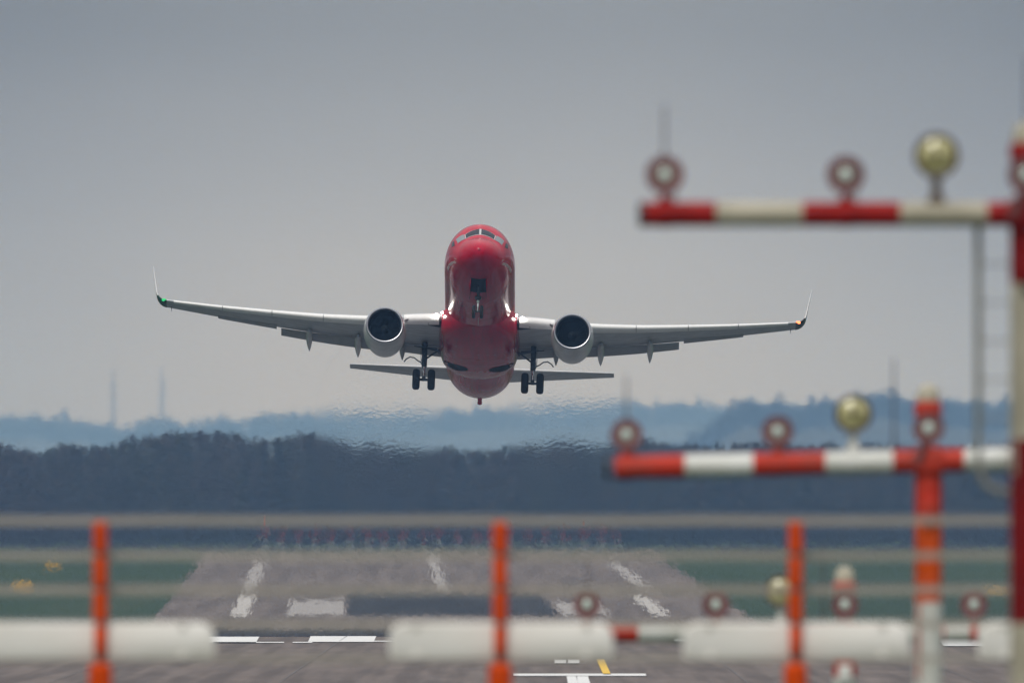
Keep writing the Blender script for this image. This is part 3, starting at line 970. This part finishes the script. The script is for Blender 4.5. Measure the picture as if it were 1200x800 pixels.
# belly fairing between the wings
mb = MB(); rings = []
FR = [(11.3, -2.01, .9), (12.2, -2.10, 1.45), (13.2, -2.22, 1.95), (14.5, -2.33, 2.12), (17, -2.42, 2.18), (19.5, -2.42, 2.18), (21.0, -2.34, 2.08), (22.3, -2.20, 1.7), (23.4, -2.02, 1.0)]
for (s, zb, w) in FR:
    ring = []
    for k in range(33):
        t = math.pi * k / 32
        c, sn = math.cos(t), math.sin(t)
        x = w * math.copysign(abs(c) ** .62, c)
        z = -.75 + (zb + .75) * sn ** .62
        ring.append((x, s, z))
    ring += [(-w * .6, s, -.2), (w * .6, s, -.2)]
    rings.append(ring)
mb.loft(rings, True, True, True)
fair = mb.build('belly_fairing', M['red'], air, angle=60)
# main wheel wells, dark ovals laid on the belly, their inner shade put in colour
for sx in (-1, 1):
    mb = MB()
    ring = []; N = 36
    pts = []
    for k in range(N):
        t = 2 * math.pi * k / N
        pts.append((sx * (1.22 + .66 * math.cos(t)), 19.5 + .74 * math.sin(t)))
    def fz_b(x, s):
        zb = float(np.interp(s, [q[0] for q in FR], [q[1] for q in FR])); w = float(np.interp(s, [q[0] for q in FR], [q[2] for q in FR]))
        c = min(.999, (abs(x) / w)) ** (1 / .62); sn = math.sqrt(1 - c * c)
        return -.75 + (zb + .75) * sn ** .62
    top = [(x, s, fz_b(x, s) - .012) for x, s in pts]
    mid = [(sx * 1.22 + (x - sx * 1.22) * .55, 19.5 + (s - 19.5) * .55, fz_b(sx * 1.22 + (x - sx * 1.22) * .55, 19.5) - .012) for x, s in pts]
    mb.loft([top, mid], True, False, True)
    mb.build('wheel_well', M['dark'], fair)
    mb = MB()
    mb.loft([[(sx * 1.85, 19.35, fz_b(1.85, 19.35) - .015), (sx * 1.85, 19.75, fz_b(1.85, 19.75) - .015)], [(sx * 2.10, 19.40, fz_b(2.10, 19.4) - .02), (sx * 2.10, 19.70, fz_b(2.10, 19.7) - .02)],
             [(sx * 2.20, 19.40, -1.55), (sx * 2.20, 19.70, -1.55)]], closed=False)
    mb.build('strut_slot', M['dark'], fair)
mb = MB(); mb.lathe([(0, .10), (.03, .09), (.09, .05), (.10, 0)], (0, 17.2, -2.44), 'Z', 16); 
mb.build('beacon_light', mat('beacon_red', (.5, .02, .01), .2, emis=(1, .1, .05), estr=0.0), fair)
# blade antennas
for (s, h) in ((9.4, .32), (25.0, .30)):
    mb = MB(); mb.loft([[(.02, s, -1.98), (0, s - .12, -1.98), (-.02, s, -1.98), (0, s + .14, -1.98)], [(.008, s + .16, -1.98 - h), (0, s + .10, -1.98 - h), (-.008, s + .16, -1.98 - h), (0, s + .22, -1.98 - h)]], True, True, True)
    mb.build('blade_antenna', M['red'] if s > 20 else M['white'], fuselage)
# tail skid and APU exhaust
mb = MB(); mb.tube((0, 31.9, -.92), (0, 32.5, -1.12), .14, .11, 12); mb.lathe([(0, .04), (.03, .12), (.16, .13), (.2, .05)], (0, 32.5, -1.26), 'Z', 14)
mb.build('tail_skid', M['red'], air)
mb = MB(); mb.lathe([(0, .235), (.22, .20), (.24, .14), (.1, .12)], (0, 38.28, 1.17), 'Y', 20); mb.build('exhaust_outlet', M['hot'], air)


# ---- wings
def airfoil(n=14, tc=.115, camber=.012):
    """closed loop (xc, y): upper from TE to LE then lower LE to TE"""
    def yt(x): return tc / .2 * (.2969 * math.sqrt(x) - .126 * x - .3516 * x * x + .2843 * x**3 - .1036 * x**4)
    xs_ = [.5 * (1 - math.cos(math.pi * k / n)) for k in range(n + 1)]
    up = [(x, yt(x) + camber * 4 * x * (1 - x)) for x in reversed(xs_)]
    lo = [(x, -yt(x) * .9 + camber * 4 * x * (1 - x)) for x in xs_[1:-1]]
    return up + lo


AF = airfoil()


def section(le, chord, nrm=(0, 1), tcs=1.0, twist=0.0, af=AF):
    ct, st = math.cos(twist), math.sin(twist)
    r = []
    for xc, y in af:
        a, b = xc * chord, y * chord * tcs
        aa, bb = a * ct + b * st, -a * st + b * ct
        r.append((le[0] + nrm[0] * bb, le[1] + aa, le[2] + nrm[1] * bb))
    return r


def wing_at(x):
    le = 13.6 + (x - 1.88) * .515
    if x < 5.6: te = 20.75
    else: te = 20.75 + (x - 5.6) * .205
    z = float(np.interp(x, [0, 1.88, 3.5, 6, 8.5, 11, 14, 17.05], [-1.02, -.97, -.86, -.68, -.34, .10, .66, 1.29]))
    return le, te - le, z


def zsm(x):
    return sum(wing_at(x + o)[2] for o in (-.6, -.3, 0, .3, .6)) / 5 if x < 16.4 else wing_at(x)[2]


for sx in (-1, 1):
    st_x = [1.5, 1.88, 2.6, 3.5, 4.4, 5.0, 5.6, 6.5, 7.5, 8.5, 9.5, 10.5, 11.5, 12.5, 13.5, 14.5, 15.5, 16.3, 17.0]
    rings = []
    for x in st_x:
        le, ch, _ = wing_at(x)
        rings.append(section((sx * x, le, zsm(x)), ch, tcs=1.12 if x < 4 else 1.0, twist=R(-.5) * 1))
    mb = MB(); mb.loft(rings, True, True, True)
    wing = mb.build('wing', M['wing'], air, angle=50)
    # leading-edge slats: bright nose panels slightly proud of the wing
    for (xa, xb) in ((2.15, 4.05), (5.75, 8.4), (8.44, 11.2), (11.24, 13.9), (13.94, 16.6)):
        rg = []
        for i in range(7):
            x = xa + (xb - xa) * i / 6
            le, ch, _ = wing_at(x)
            fr = .125 if x > 5 else .10
            nose = [(q, y) for q, y in airfoil(24, .125 if x > 4.5 else .135, .0) if q <= fr]
            pt = []
            for q, y in nose:
                pt.append((sx * x, le - .13 + q * ch, zsm(x) - .035 - (.0 if y > 0 else .01) + y * ch * 1.06 - (.13 - q) * ch * .03))
            rg.append(pt)
        m2 = MB(); m2.loft(rg, True, True, True)
        m2.build('slat', M['slat'], wing, angle=50)
    # flaps, a little extended
    for (xa, xb) in ((2.05, 4.15), (5.5, 10.75)):
        rg = []; rg2 = []
        for i in range(7):
            x = xa + (xb - xa) * i / 6
            le, ch, _ = wing_at(x)
            cf = ch * .20 if x < 5 else ch * .25
            te = le + ch
            rg.append(section((sx * x, te - cf * .55, zsm(x) - .13 + .01 * ch - .03), cf, tcs=.9, twist=R(12)))
        m2 = MB(); m2.loft(rg, True, True, True)
        m2.build('flap', M['flap'], wing, angle=50)
    # dark cove slit ahead of the flap, aileron
    rg = []
    for i in range(7):
        x = 11.0 + (14.2 - 11.0) * i / 6
        le, ch, _ = wing_at(x)
        rg.append(section((sx * x, le + ch - ch * .22, zsm(x) - .015 * ch + .015), ch * .23, tcs=.75, twist=R(3)))
    m2 = MB(); m2.loft(rg, True, True, True); m2.build('aileron', M['flap'], wing, angle=50)
    # flap track fairings
    for (xf, ln, wd, back) in ((4.15, 2.3, .17, .55), (6.55, 3.0, .20, .95), (9.2, 2.8, .18, .95)):
        le, ch, _ = wing_at(xf)
        te = le + ch
        m2 = MB(); rg = []
        for k in range(15):
            t = k / 14
            s = te - ln + back + ln * t
            rr = (math.sin(math.pi * min(1, t * 1.0) ** .62)) ** .72 if 0 < t < 1 else 0.001
            rr = max(rr, .02)
            zc = zsm(xf) - .36 - .10 * t - .34 * t * t
            rg.append([(sx * xf + wd * rr * math.cos(a), s, zc + .31 * rr * math.sin(a)) for a in [2 * math.pi * q / 16 for q in range(16)]])
        m2.loft(rg, True, True, True)
        m2.build('flap_track_fairing', M['nacelle'] if xf > 5 else M['flap'], wing)
    # winglet: blended up from the tip
    le, ch, zt = wing_at(17.0)
    rg = []
    R0 = .62
    stations = []
    for k in range(9):
        a = R(5 + 76 * k / 8)
        stations.append((17.0 + R0 * math.sin(a) - R0 * math.sin(R(5)), zt + R0 * (1 - math.cos(a)) - R0 * (1 - math.cos(R(5))), a))
    xe, ze, ae = stations[-1]
    for k in range(1, 8):
        l = 1.72 * k / 7
        stations.append((xe + l * math.cos(ae), ze + l * math.sin(ae), ae))
    tot = len(stations)
    for i, (x, z, a) in enumerate(stations):
        t = i / (tot - 1)
        c2 = ch * (1 - t) + .50 * t
        if i < 9: c2 = ch * (1 - .25 * i / 8)
        else: c2 = ch * .75 + (.50 - ch * .75) * (i - 8) / 7
        lez = le + (.32 * i / 8 if i < 9 else .32 + 1.25 * (i - 8) / 7)
        rg.append(section((sx * x, lez, z), c2, nrm=(-sx * math.sin(a), math.cos(a)), tcs=.85))
    m2 = MB()
    m2.cur = 1; m2.loft(rg[:7], True, True, False)
    m2.cur = 0; m2.loft(rg[6:], True, False, True)
    wl = m2.build('winglet', [M['white'], M['tipgreen'] if sx < 0 else M['tipdark']], wing, angle=50)
    # navigation light in the tip leading edge
    m2 = MB(); m2.lathe([(0, .01), (.03, .035), (.10, .055), (.3, .06)], (sx * 17.14, le - .08, zt + .045), 'Y', 14, sx=2.2)
    m2.build('navigation_light', M['green'] if sx < 0 else M['redlens'], wing)
    m2 = MB(); m2.tube((sx * 16.75, le + ch * .7, wing_at(16.75)[2] - .02), (sx * 16.75, le + ch * .95, wing_at(16.75)[2] - .17), .022, .01, 6)
    m2.build('static_wick', M['dark'], wing)
    # landing lights in the wing root
    m2 = MB(); m2.lathe([(0, .0), (.01, .10), (.05, .115)], (sx * 2.32, 13.52, -.93), 'Y', 18)
    m2.build('landing_light', M['landing'], wing)
    m2 = MB(); m2.lathe([(0, .0), (.01, .055), (.05, .07)], (sx * 1.98, 13.35, -.80), 'Y', 18)
    m2.build('landing_light', M['landing'], wing)
    # dark gap under the root leading edge
    m2 = MB(); m2.loft([[(sx * 2.02, 13.75, -1.16), (sx * 2.02, 14.5, -1.36)], [(sx * 2.75, 14.2, -1.22), (sx * 2.75, 14.45, -1.27)]], closed=False)
    m2.build('root_gap', M['dark'], wing)
    # gear bay in the lower wing skin
    m2 = MB(); m2.loft([[(sx * 2.25, 18.6, -1.50), (sx * 2.25, 19.5, -1.42)], [(sx * 3.5, 18.9, -1.34), (sx * 3.5, 19.3, -1.30)]], closed=False)
    m2.build('gear_bay', M['dark'], wing)

    # ---- engine
    ex, es, ez = sx * 5.02, 11.5, -2.06
    m2 = MB()
    N = 56
    def flat(prof, c):
        rg = []
        for a, r in prof:
            ring = []
            for k in range(N):
                t = 2 * math.pi * k / N
                u, w = r * math.cos(t), r * math.sin(t)
                if w < 0:                      # the flattened lower lip of this engine type, fading aft
                    w *= 1 - .07 * max(0, 1 - a / 2.2)
                ring.append((c[0] + u, c[1] + a, c[2] + w))
            rg.append(ring)
        return rg
    m2.loft(flat([(.10, 1.02), (.3, 1.075), (.7, 1.125), (1.2, 1.15), (1.8, 1.14), (2.5, 1.08), (3.1, 1.0), (3.5, .93)], (ex, es, ez)), True)
    m2.loft(flat([(3.5, .93), (3.48, .90), (2.9, .88)], (ex, es, ez)), True)
    eng = m2.build('engine', M['nacelle'], air)
    m2 = MB(); m2.loft(flat([(.10, 1.02), (.04, 1.0), (.0, .96), (.01, .92), (.06, .885), (.16, .865)], (ex, es, ez)), True)
    m2.build('intake_lip', M['lip'], eng)
    m2 = MB(); m2.loft(flat([(.16, .865), (.4, .84), (.9, .80), (1.05, .79)], (ex, es, ez)), True); m2.build('intake_duct', M['duct'], eng)
    m2 = MB()
    for k in range(24):
        t0 = 2 * math.pi * k / 24
        rr = []
        for q in range(5):
            r_ = .22 + (.775 - .22) * q / 4
            tw = R(30 + 32 * q / 4); chd = .17 + .06 * q / 4
            tt = t0 + .10 * (q / 4)**2
            cx, cz = ex + r_ * math.cos(tt), ez + r_ * math.sin(tt)
            tx, tz = -math.sin(tt), math.cos(tt)
            a_ = (cx - tx * chd * math.sin(tw) * .5, es + .92 - chd * .5 * math.cos(tw), cz - tz * chd * math.sin(tw) * .5)
            b_ = (cx + tx * chd * math.sin(tw) * .5, es + .92 + chd * .5 * math.cos(tw), cz + tz * chd * math.sin(tw) * .5)
            rr.append([a_, b_])
        m2.loft(rr, closed=False)
    m2.lathe([(1.12, .0), (1.12, .785)], (ex, es, ez), 'Y', 40)
    m2.build('fan', M['blade'], eng)
    m2 = MB(); m2.lathe([(.56, 0), (.60, .05), (.72, .14), (.85, .215), (.95, .235)], (ex, es, ez), 'Y', 24); m2.build('spinner', M['spinner'], eng)
    m2 = MB(); m2.lathe([(2.9, .70), (3.6, .66), (4.2, .50), (4.25, .44), (4.1, .40)], (ex, es, ez), 'Y', 36); m2.lathe([(4.0, .36), (4.4, .26), (4.9, .05)], (ex, es, ez), 'Y', 24)
    m2.build('exhaust_nozzle', M['hot'], eng)
    # pylon
    m2 = MB(); rg = []
    for (s, zb_, zt_, w) in ((12.3, -.98, -.90, .02), (12.9, -1.05, -.72, .14), (14.0, -1.15, -.62, .20), (15.2, -1.35, -.80, .20), (16.4, -1.75, -1.0, .17), (17.8, -1.3, -1.0, .03)):
        rg.append([(ex - w, s, zb_), (ex - w, s, zt_ - .05), (ex, s, zt_), (ex + w, s, zt_ - .05), (ex + w, s, zb_)])
    m2.loft(rg, True, True, True); m2.build('pylon', M['nacelle'], eng)
    # strake on the inboard side
    xs_ = ex - sx * 1.02
    m2 = MB(); m2.loft([[(xs_, 12.6, ez + .60), (xs_, 13.5, ez + .60)], [(xs_ - sx * .22, 13.1, ez + .80), (xs_ - sx * .22, 13.5, ez + .80)]], closed=False)
    m2.build('strake', M['nacelle'], eng)

    # ---- tailplane
    rg = []
    for i in range(10):
        x = .5 + (7.24 - .5) * i / 9
        t = (x - .5) / 6.62
        le_ = 32.9 + 4.4 * t; chd = 4.3 + (1.35 - 4.3) * t
        rg.append(section((sx * x, le_, .85 + 1.06 * t), chd, tcs=.85, twist=R(-3.0)))
    m2 = MB(); m2.loft(rg, True, True, True); tp = m2.build('tailplane', M['wing'], air, angle=50)
    rg = []
    for i in range(6):
        x = 1.3 + (6.9 - 1.3) * i / 5
        t = (x - .5) / 6.62
        le_ = 32.9 + 4.4 * t; chd = 4.3 + (1.35 - 4.3) * t
        rg.append([(q[0], q[1], q[2]) for q in section((sx * x, le_ - .02, .85 + 1.06 * t), chd * .12, tcs=3.2)])
    m2 = MB(); m2.loft(rg, True, True, True); m2.build('leading_edge', M['nacelle'], tp, angle=50)

    # ---- main gear
    gx, gs = sx * 2.93, 19.55
    m2 = MB()
    m2.tube((gx, gs, -1.0), (gx, gs, -2.35), .155, .14, 16)
    m2.tube((gx + sx * .02, gs - .12, -1.3), (gx - sx * 1.05, gs - .05, -1.55), .05, .05, 10)     # side stay
    m2.tube((gx, gs, -1.95), (gx - sx * .85, gs + .1, -1.30), .055, .045, 10)
    m2.tube((gx, gs + .15, -2.1), (gx, gs + .38, -2.55), .035, .035, 8)                     # torque links
    m2.tube((gx, gs + .38, -2.55), (gx, gs + .12, -2.9), .035, .035, 8)
    m2.tube((gx - .36, gs, -3.05), (gx + .36, gs, -3.05), .075, .075, 12)                   # axle
    m2.box((gx, gs, -1.92), (.30, .26, .16), .03); m2.box((gx, gs, -3.0), (.2, .22, .24), .03)
    gear = m2.build('main_gear', M['strut'], air)
    m2 = MB(); m2.tube((gx, gs, -2.3), (gx, gs, -2.95), .075, .075, 14); m2.build('oleo', M['chrome'], gear)
    m2 = MB()
    m2.path([(gx + sx * .1, gs, -2.15), (gx + sx * .35, gs, -2.02), (gx + sx * .55, gs + .05, -1.85), (gx + sx * .78, gs + .1, -1.80), (gx + sx * .98, gs + .1, -1.92), (gx + sx * 1.1, gs + .1, -2.08)], .035, 7)
    m2.path([(gx + sx * .08, gs - .1, -1.9), (gx + sx * .2, gs - .1, -2.1), (gx + sx * .1, gs - .1, -2.35), (gx, gs - .1, -2.6)], .02, 6)
    m2.build('hydraulic_line', M['strut'], gear)
    m2 = MB(); m2.loft([[(gx + sx * .17, gs - .3, -1.15), (gx + sx * .17, gs + .35, -1.15)], [(gx + sx * .22, gs - .32, -1.7), (gx + sx * .22, gs + .32, -1.7)], [(gx + sx * .18, gs - .2, -2.15), (gx + sx * .18, gs + .2, -2.15)]], closed=False)
    dd = m2.build('gear_door', M['wing'], gear)
    sm = dd.modifiers.new('thick', 'SOLIDIFY'); sm.thickness = .03
    for off in (-1, 1):
        c = (gx + off * .41, gs, -3.05)
        m2 = MB(); m2.lathe([(-.19, .30), (-.20, .42), (-.17, .51), (-.10, .555), (0, .565), (.10, .555), (.17, .51), (.20, .42), (.19, .30)], c, 'X', 36)
        whl = m2.build('wheel', M['tyre'], gear)
        m2 = MB(); m2.lathe([(-.13, .0), (-.13, .16), (-.17, .29), (.17, .29), (.13, .16), (.13, 0)], c, 'X', 28); m2.build('rim', M['rim'], whl)

# ---- tail fin
rg = []
for i in range(9):
    t = i / 8
    z = 1.6 + 7.5 * t
    le_ = 31.2 + 5.6 * t; chd = 6.2 + (2.0 - 6.2) * t
    rg.append([(0 + (q[2]) * 1.0, q[1], z) for q in section((0, le_, 0), chd, tcs=.8, af=airfoil(14, .11, 0))])
mb = MB(); mb.loft(rg, True, True, True); mb.build('tail_fin', M['red'], air, angle=50)

# ---- nose gear
mb = MB()
mb.tube((0, 3.95, -1.7), (0, 4.0, -2.45), .085, .08, 14)
mb.tube((0, 4.0, -2.15), (0, 3.0, -1.75), .045, .045, 8)
mb.tube((-.24, 4.0, -2.93), (.24, 4.0, -2.93), .05, .05, 10)
mb.box((0, 3.95, -2.2), (.34, .2, .16), .03)
ng = mb.build('nose_gear', M['strut'], air)
mb = MB(); mb.tube((0, 4.0, -2.42), (0, 4.0, -2.92), .05, .05, 12); mb.build('oleo', M['chrome'], ng)
mb = MB(); mb.lathe([(0, 0), (.01, .07), (.06, .08)], (0, 3.82, -2.42), 'Y', 16); mb.build('taxi_light', M['lens'], ng)
for sx in (-1, 1):
    c = (sx * .21, 4.0, -2.96)
    mb = MB(); mb.lathe([(-.08, .20), (-.09, .29), (-.07, .345), (0, .36), (.07, .345), (.09, .29), (.08, .20)], c, 'X', 30)
    wh = mb.build('wheel', M['tyre'], ng)
    mb = MB(); mb.lathe([(-.06, 0), (-.07, .19), (.07, .19), (.06, 0)], c, 'X', 20); mb.build('rim', M['rim'], wh)
    mb = MB(); mb.loft([[(sx * .42, 2.15, -1.60), (sx * .42, 4.1, -1.86)], [(sx * .47, 2.2, -1.98), (sx * .47, 4.1, -2.25)]], closed=False)
    dd = mb.build('nose_gear_door', M['red'], ng)
    sm = dd.modifiers.new('thick', 'SOLIDIFY'); sm.thickness = .03
mb = MB(); rings = []
for i in range(9):
    s = 2.15 + 1.95 * i / 8
    rings.append([(x, s, fus(s, math.pi - math.asin(min(.99, abs(x) / cat_interp(s)[2])), .012).z) for x in np.linspace(-.42, .42, 9)])
mb.loft(rings, closed=False)
mb.build('nose_wheel_bay', M['dark'], fuselage)

# ------------------------------------------------------------------ haze: one closed box of even, thin air
mb = MB()
mb.box((0, 12700, 98.5), (5200, 26500, 205))
hz = mb.build('haze', None.__class__ and [], None, smooth=False) if False else None
me = bpy.data.meshes.new('haze')
X, Y0, Y1, Z0, Z1 = 2600, -500, 25900, -4.0, 190.0
me.from_pydata([(-X, Y0, Z0), (X, Y0, Z0), (X, Y1, Z0), (-X, Y1, Z0), (-X, Y0, Z1), (X, Y0, Z1), (X, Y1, Z1), (-X, Y1, Z1)], [],
               [(0, 3, 2, 1), (4, 5, 6, 7), (0, 1, 5, 4), (1, 2, 6, 5), (2, 3, 7, 6), (3, 0, 4, 7)])
hm = bpy.data.materials.new('haze_air'); hm.use_nodes = True
t = hm.node_tree
t.nodes.remove(t.nodes['Principled BSDF'])
pv = t.nodes.new('ShaderNodeVolumePrincipled')
pv.inputs['Color'].default_value = (0.29, 0.55, 1.0, 1)
pv.inputs['Absorption Color'].default_value = (1, 1, 1, 1)
pv.inputs['Density'].default_value = 7.4e-5
pv.inputs['Anisotropy'].default_value = 0.0
t.links.new(pv.outputs[0], t.nodes['Material Output'].inputs['Volume'])
me.materials.append(hm)
ho = bpy.data.objects.new('haze', me)
sc.collection.objects.link(ho)
tag(ho, 'thin bluish haze lying over the whole airfield', 'haze', None, 'stuff')


# ------------------------------------------------------------------ warm shimmering air: real refracting bodies with an index barely above 1
def shimmer_mat(name, ior, rough, bump, dist, scales, fall=False):
    m = bpy.data.materials.new(name); m.use_nodes = True
    t = m.node_tree
    t.nodes.remove(t.nodes['Principled BSDF'])
    rf = t.nodes.new('ShaderNodeBsdfRefraction')
    rf.inputs['IOR'].default_value = ior
    rf.inputs['Roughness'].default_value = rough
    tc = t.nodes.new('ShaderNodeTexCoord')
    mp = t.nodes.new('ShaderNodeMapping'); mp.inputs['Scale'].default_value = scales
    t.links.new(tc.outputs['Object'], mp.inputs[0])
    n = t.nodes.new('ShaderNodeTexNoise'); n.inputs['Scale'].default_value = 1.0; n.inputs['Detail'].default_value = 2.5
    t.links.new(mp.outputs[0], n.inputs[0])
    b = t.nodes.new('ShaderNodeBump'); b.inputs['Strength'].default_value = bump; b.inputs['Distance'].default_value = dist
    hgt = n.outputs[0]
    if fall:            # the disturbance dies away towards the edge of the warm body
        g = t.nodes.new('ShaderNodeTexGradient'); g.gradient_type = 'SPHERICAL'
        m2_ = t.nodes.new('ShaderNodeMapping'); m2_.inputs['Scale'].default_value = (1 / 3.6, 0, 1 / 5.2)
        t.links.new(tc.outputs['Object'], m2_.inputs[0]); t.links.new(m2_.outputs[0], g.inputs[0])
        rr = t.nodes.new('ShaderNodeMapRange'); rr.interpolation_type = 'SMOOTHSTEP'
        rr.inputs['From Min'].default_value = 0.0; rr.inputs['From Max'].default_value = 0.36
        t.links.new(g.outputs['Fac'], rr.inputs['Value'])
        mu = t.nodes.new('ShaderNodeMath'); mu.operation = 'MULTIPLY'
        t.links.new(n.outputs[0], mu.inputs[0]); t.links.new(rr.outputs[0], mu.inputs[1])
        hgt = mu.outputs[0]
    t.links.new(hgt, b.inputs['Height']); t.links.new(b.outputs[0], rf.inputs['Normal'])
    t.links.new(rf.outputs[0], t.nodes['Material Output'].inputs['Surface'])
    return m


def warm_air(name, y0, y1, z0, z1, hx, m, label, cx=0):
    mb = MB(); mb.box((cx, (y0 + y1) / 2, (z0 + z1) / 2), (hx * 2, y1 - y0, z1 - z0))
    o = mb.build(name, m, None, smooth=False)
    tag(o, label, 'warm air', None, 'stuff')


warm_air('shimmering_air', 1185, 1185.4, gz(1185) - 1, 4.75, 60, shimmer_mat('shimmer_low', 1.0012, 0.42, 1.0, .22, (2.6, 11, 2.4)), 'heat shimmer low over the runway')
warm_air('distant_shimmer', 2480, 2481, 0, 80, 110, shimmer_mat('shimmer_far', 1.0010, 0.36, 1.0, .10, (.5, 5, .9)), 'faint heat shimmer before the far wood')


def exhaust_air(px, label):
    """body of hot air drifting down behind an engine: a lens-thin rounded block that refracts"""
    mb = MB()
    n = 40
    outl = [(3.8 * math.cos(2 * math.pi * k / n), 5.4 * math.sin(2 * math.pi * k / n)) for k in range(n)]
    mb.loft([[(x, -.25, z) for x, z in outl], [(x, .25, z) for x, z in outl]], True, True, True)
    o = mb.build('exhaust_shimmer', M['plume'], None, smooth=False)
    o.location = ((px - 600) / F * 1200, 1200, CAM_Z + (HORIZON - 498) / F * 1200)
    tag(o, label, 'warm air', 'hot exhaust behind the engines', 'stuff')


M['plume'] = shimmer_mat('shimmer_exhaust', 1.0011, 0.42, 1.0, .095, (3.6, 9, 5.6), True)
exhaust_air(444, 'shimmering hot exhaust below the engine at the left')
exhaust_air(668, 'shimmering hot exhaust below the engine at the right')
